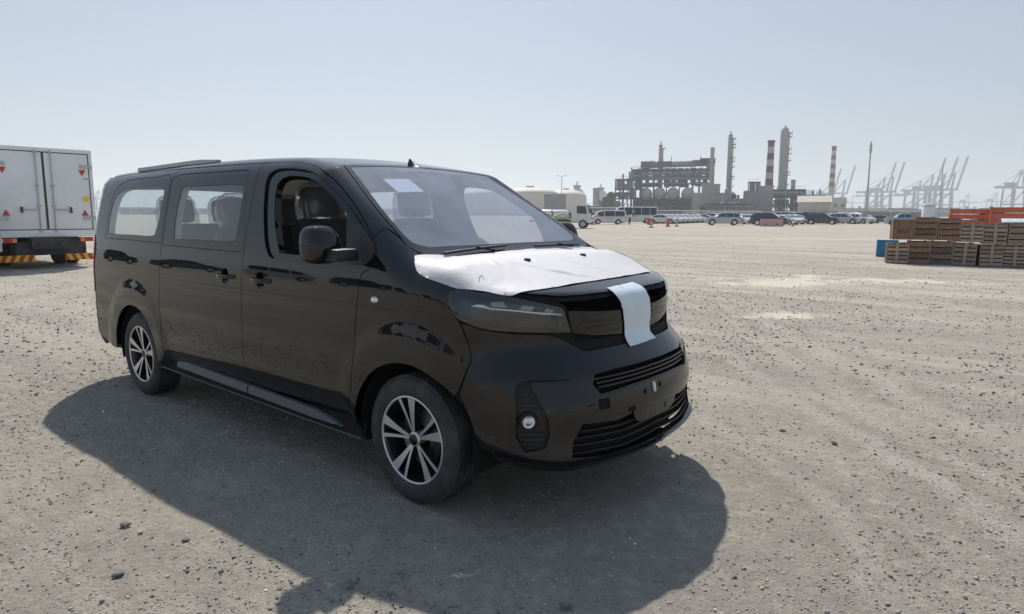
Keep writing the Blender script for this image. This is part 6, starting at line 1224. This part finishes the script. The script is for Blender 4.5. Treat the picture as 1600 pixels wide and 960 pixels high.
# ====================================================== PORT CRANES in the haze
def make_crane(label, up=True, mt='crane'):
    t = thing('quay_crane', label, 'crane', group='quay cranes in the haze'); m_ = M[mt]
    for x in (-14, 14):
        for y in (-10, 10): MB().bar((x, y, 0), (x*.9, y*.8, 46), 2.6).build('leg', m_, t)
        MB().bar((x, -10, 14), (x, 10, 14), 2.2).build('sill_beam', m_, t)
    for y in (-9, 9):
        MB().bar((-14, y, 20), (14, y, 20), 2.2).build('portal_beam', m_, t); MB().bar((-13, y, 20), (13, y, 44), 1.4).build('brace', m_, t)
    for y in (-4, 4): MB().bar((-36, y, 48), (22, y, 48), 3.2).build('girder', m_, t)
    MB().box((-10, 0, 53), (14, 9, 6)).build('machinery_house', m_, t)
    for y in (-5, 5): MB().bar((12, y, 48), (16, y*.5, 78), 1.8).bar((-6, y, 48), (16, y*.5, 78), 1.2).build('apex_frame', m_, t)
    tip = Vector((20+58*math.cos(math.radians(77)), 0, 48+60*math.sin(math.radians(77)))) if up else Vector((78, 0, 48))
    for y in (-4, 4): MB().bar((20, y, 48), (tip.x, y, tip.z), 2.4).build('boom', m_, t)
    d = (tip-Vector((20, 0, 48)))
    for k in (.45, .7, 1.): p = Vector((20, 0, 48))+d*k; MB().bar((p.x, -4, p.z), (p.x, 4, p.z), 2.2).build('boom_tie', m_, t)
    MB().bar((16, 0, 78), Vector((20, 0, 48))+d*.75, .7).build('stay', m_, t)
    MB().bar((16, 0, 78), (-34, 0, 50), .7).build('back_stay', m_, t)
    return t
cu = make_crane('quay crane with boom raised, nearest the lone banded chimney'); cd = make_crane('quay crane with its boom lowered, right of the pair beyond the radio mast', False)
first = {True: cu, False: cd}
def put(u, r, up, label, s_=1., turn=.15):
    global first
    o = first[up] if not first[up].get('placed') else copy_tree(first[up]); first[up]['placed'] = 1; o['label'] = label; o.location = at(u, r); o.rotation_euler = (0, 0, az_of(u)-H+turn); o.scale = (s_*.95,)*3
    return o
CR = [(1285, 1480, True, 'raised boom quay crane just left of the lone banded chimney foot', .88), (1305, 1480, True, 'raised boom quay crane right of the lone banded chimney', .93), (1365, 1480, True, 'left one of the two raised cranes beyond the radio mast', .97), (1378, 1480, True, 'right one of the two raised cranes beyond the radio mast', .98), (1438, 1480, True, 'first of the three raised cranes behind the thin mast', 1.02), (1456, 1480, True, 'second of the three raised cranes, on the line of the thin mast', 1.03), (1471, 1480, True, 'third of the three raised cranes, the one farthest right', 1.04), (1360, 1650, False, 'quay crane with lowered boom just right of the radio mast', .9), (1422, 1600, False, 'quay crane with lowered boom between the pair and the three raised cranes', .93), (1505, 2000, False, 'lowered crane above the left orange steel stack', .7), (1580, 1250, False, 'large lowered crane with triangular frame at the right picture edge', .92), (1548, 2000, False, 'small lowered crane left of the large one at the right edge', .75), (1325, 2000, False, 'small hazy lowered crane left of the radio mast', .7)]
for u, r, up, lb, s_ in CR:
    o = put(u, r, up, lb, s_, .15 if up else (.1 if u < 1500 else .9))
put(152, 1500, False, 'lone hazy crane showing between the box truck and the black van', .55, .9)
for k in list(first.values()):
    if 'placed' in k: pass
for o in bpy.data.objects:
    if 'placed' in o: del o['placed']
R_ = random.Random(21)
adjs = ['behind the last parked cars', 'left of the radio mast', 'under the radio mast', 'right of the radio mast', 'left of the raised pair', 'under the raised pair', 'right of the raised pair', 'left of the white silo', 'behind the white silo', 'under the three raised cranes', 'above the third crate', 'right of the three raised cranes', 'left of the orange stacks', 'over the left orange stack', 'over the blue truck', 'left of the large crane', 'under the large crane', 'at the right picture edge']
for k, a in enumerate(adjs):
    u = 1318+k*17; r = R_.uniform(1000, 1350); w = R_.uniform(18, 26); v = R_.uniform(321, 326)
    t = thing('container_stack', 'hazy block of stacked containers '+a, 'container stack', at(u, r), az_of(u)-H, 'stacked containers in the port haze'); W_ = wid(w, r); h = hz(u, v, r); n = 5
    for j in range(n):
        hh = h*R_.uniform(.55, 1); MB().box((-W_/2+W_*(j+.5)/n, R_.uniform(0, 10), hh/2), (W_/n*.97, 12, hh)).build('container_tier', M[R_.choice(['port_grey', 'crane_red', 'concrete', 'crane'])], t)
for k in range(8):
    u = 1320+k*36; r = 620+R_.uniform(0, 120); block(u, u+30, R_.uniform(325.5, 329), r, 15, R_.choice(['concrete', 'shed', 'port_grey']), 'low hazy port building '+['left of the radio mast', 'at the foot of the radio mast', 'under the raised pair of cranes', 'right of the low dark car', 'behind the white silo', 'behind the brown crates', 'behind the left orange stack', 'behind the right orange stack'][k], 'port_building', wins=4)
for k in range(6):
    u = 200+k*95; block(u, u+90, 327+R_.uniform(-2, 1), 420+R_.uniform(0, 60), 16, R_.choice(['concrete', 'shed', 'white_plain']), 'low building on the horizon hidden behind the black van, '+['farthest left', 'second from the left', 'third from the left', 'third from the right', 'second from the right', 'farthest right'][k], 'low_building', wins=5)
# ====================================================== AIR
HZ = MB(); hx = 2600.; HZ.box((CAM[0]-500, CAM[1]+900, 74), (2*hx+1600, 2*hx+1600, 154)); hz_m = bpy.data.materials.new('haze_air'); hz_m.use_nodes = True; t = hz_m.node_tree; t.nodes.clear(); out = t.nodes.new('ShaderNodeOutputMaterial'); pv = t.nodes.new('ShaderNodeVolumePrincipled')
pv.inputs['Color'].default_value = (.78, .84, .88, 1); pv.inputs['Density'].default_value = .00045; pv.inputs['Anisotropy'].default_value = .4; t.links.new(pv.outputs[0], out.inputs['Volume'])
tag(HZ.build('haze', hz_m), 'pale haze lying over the yard, refinery and port', 'haze', kind='stuff')
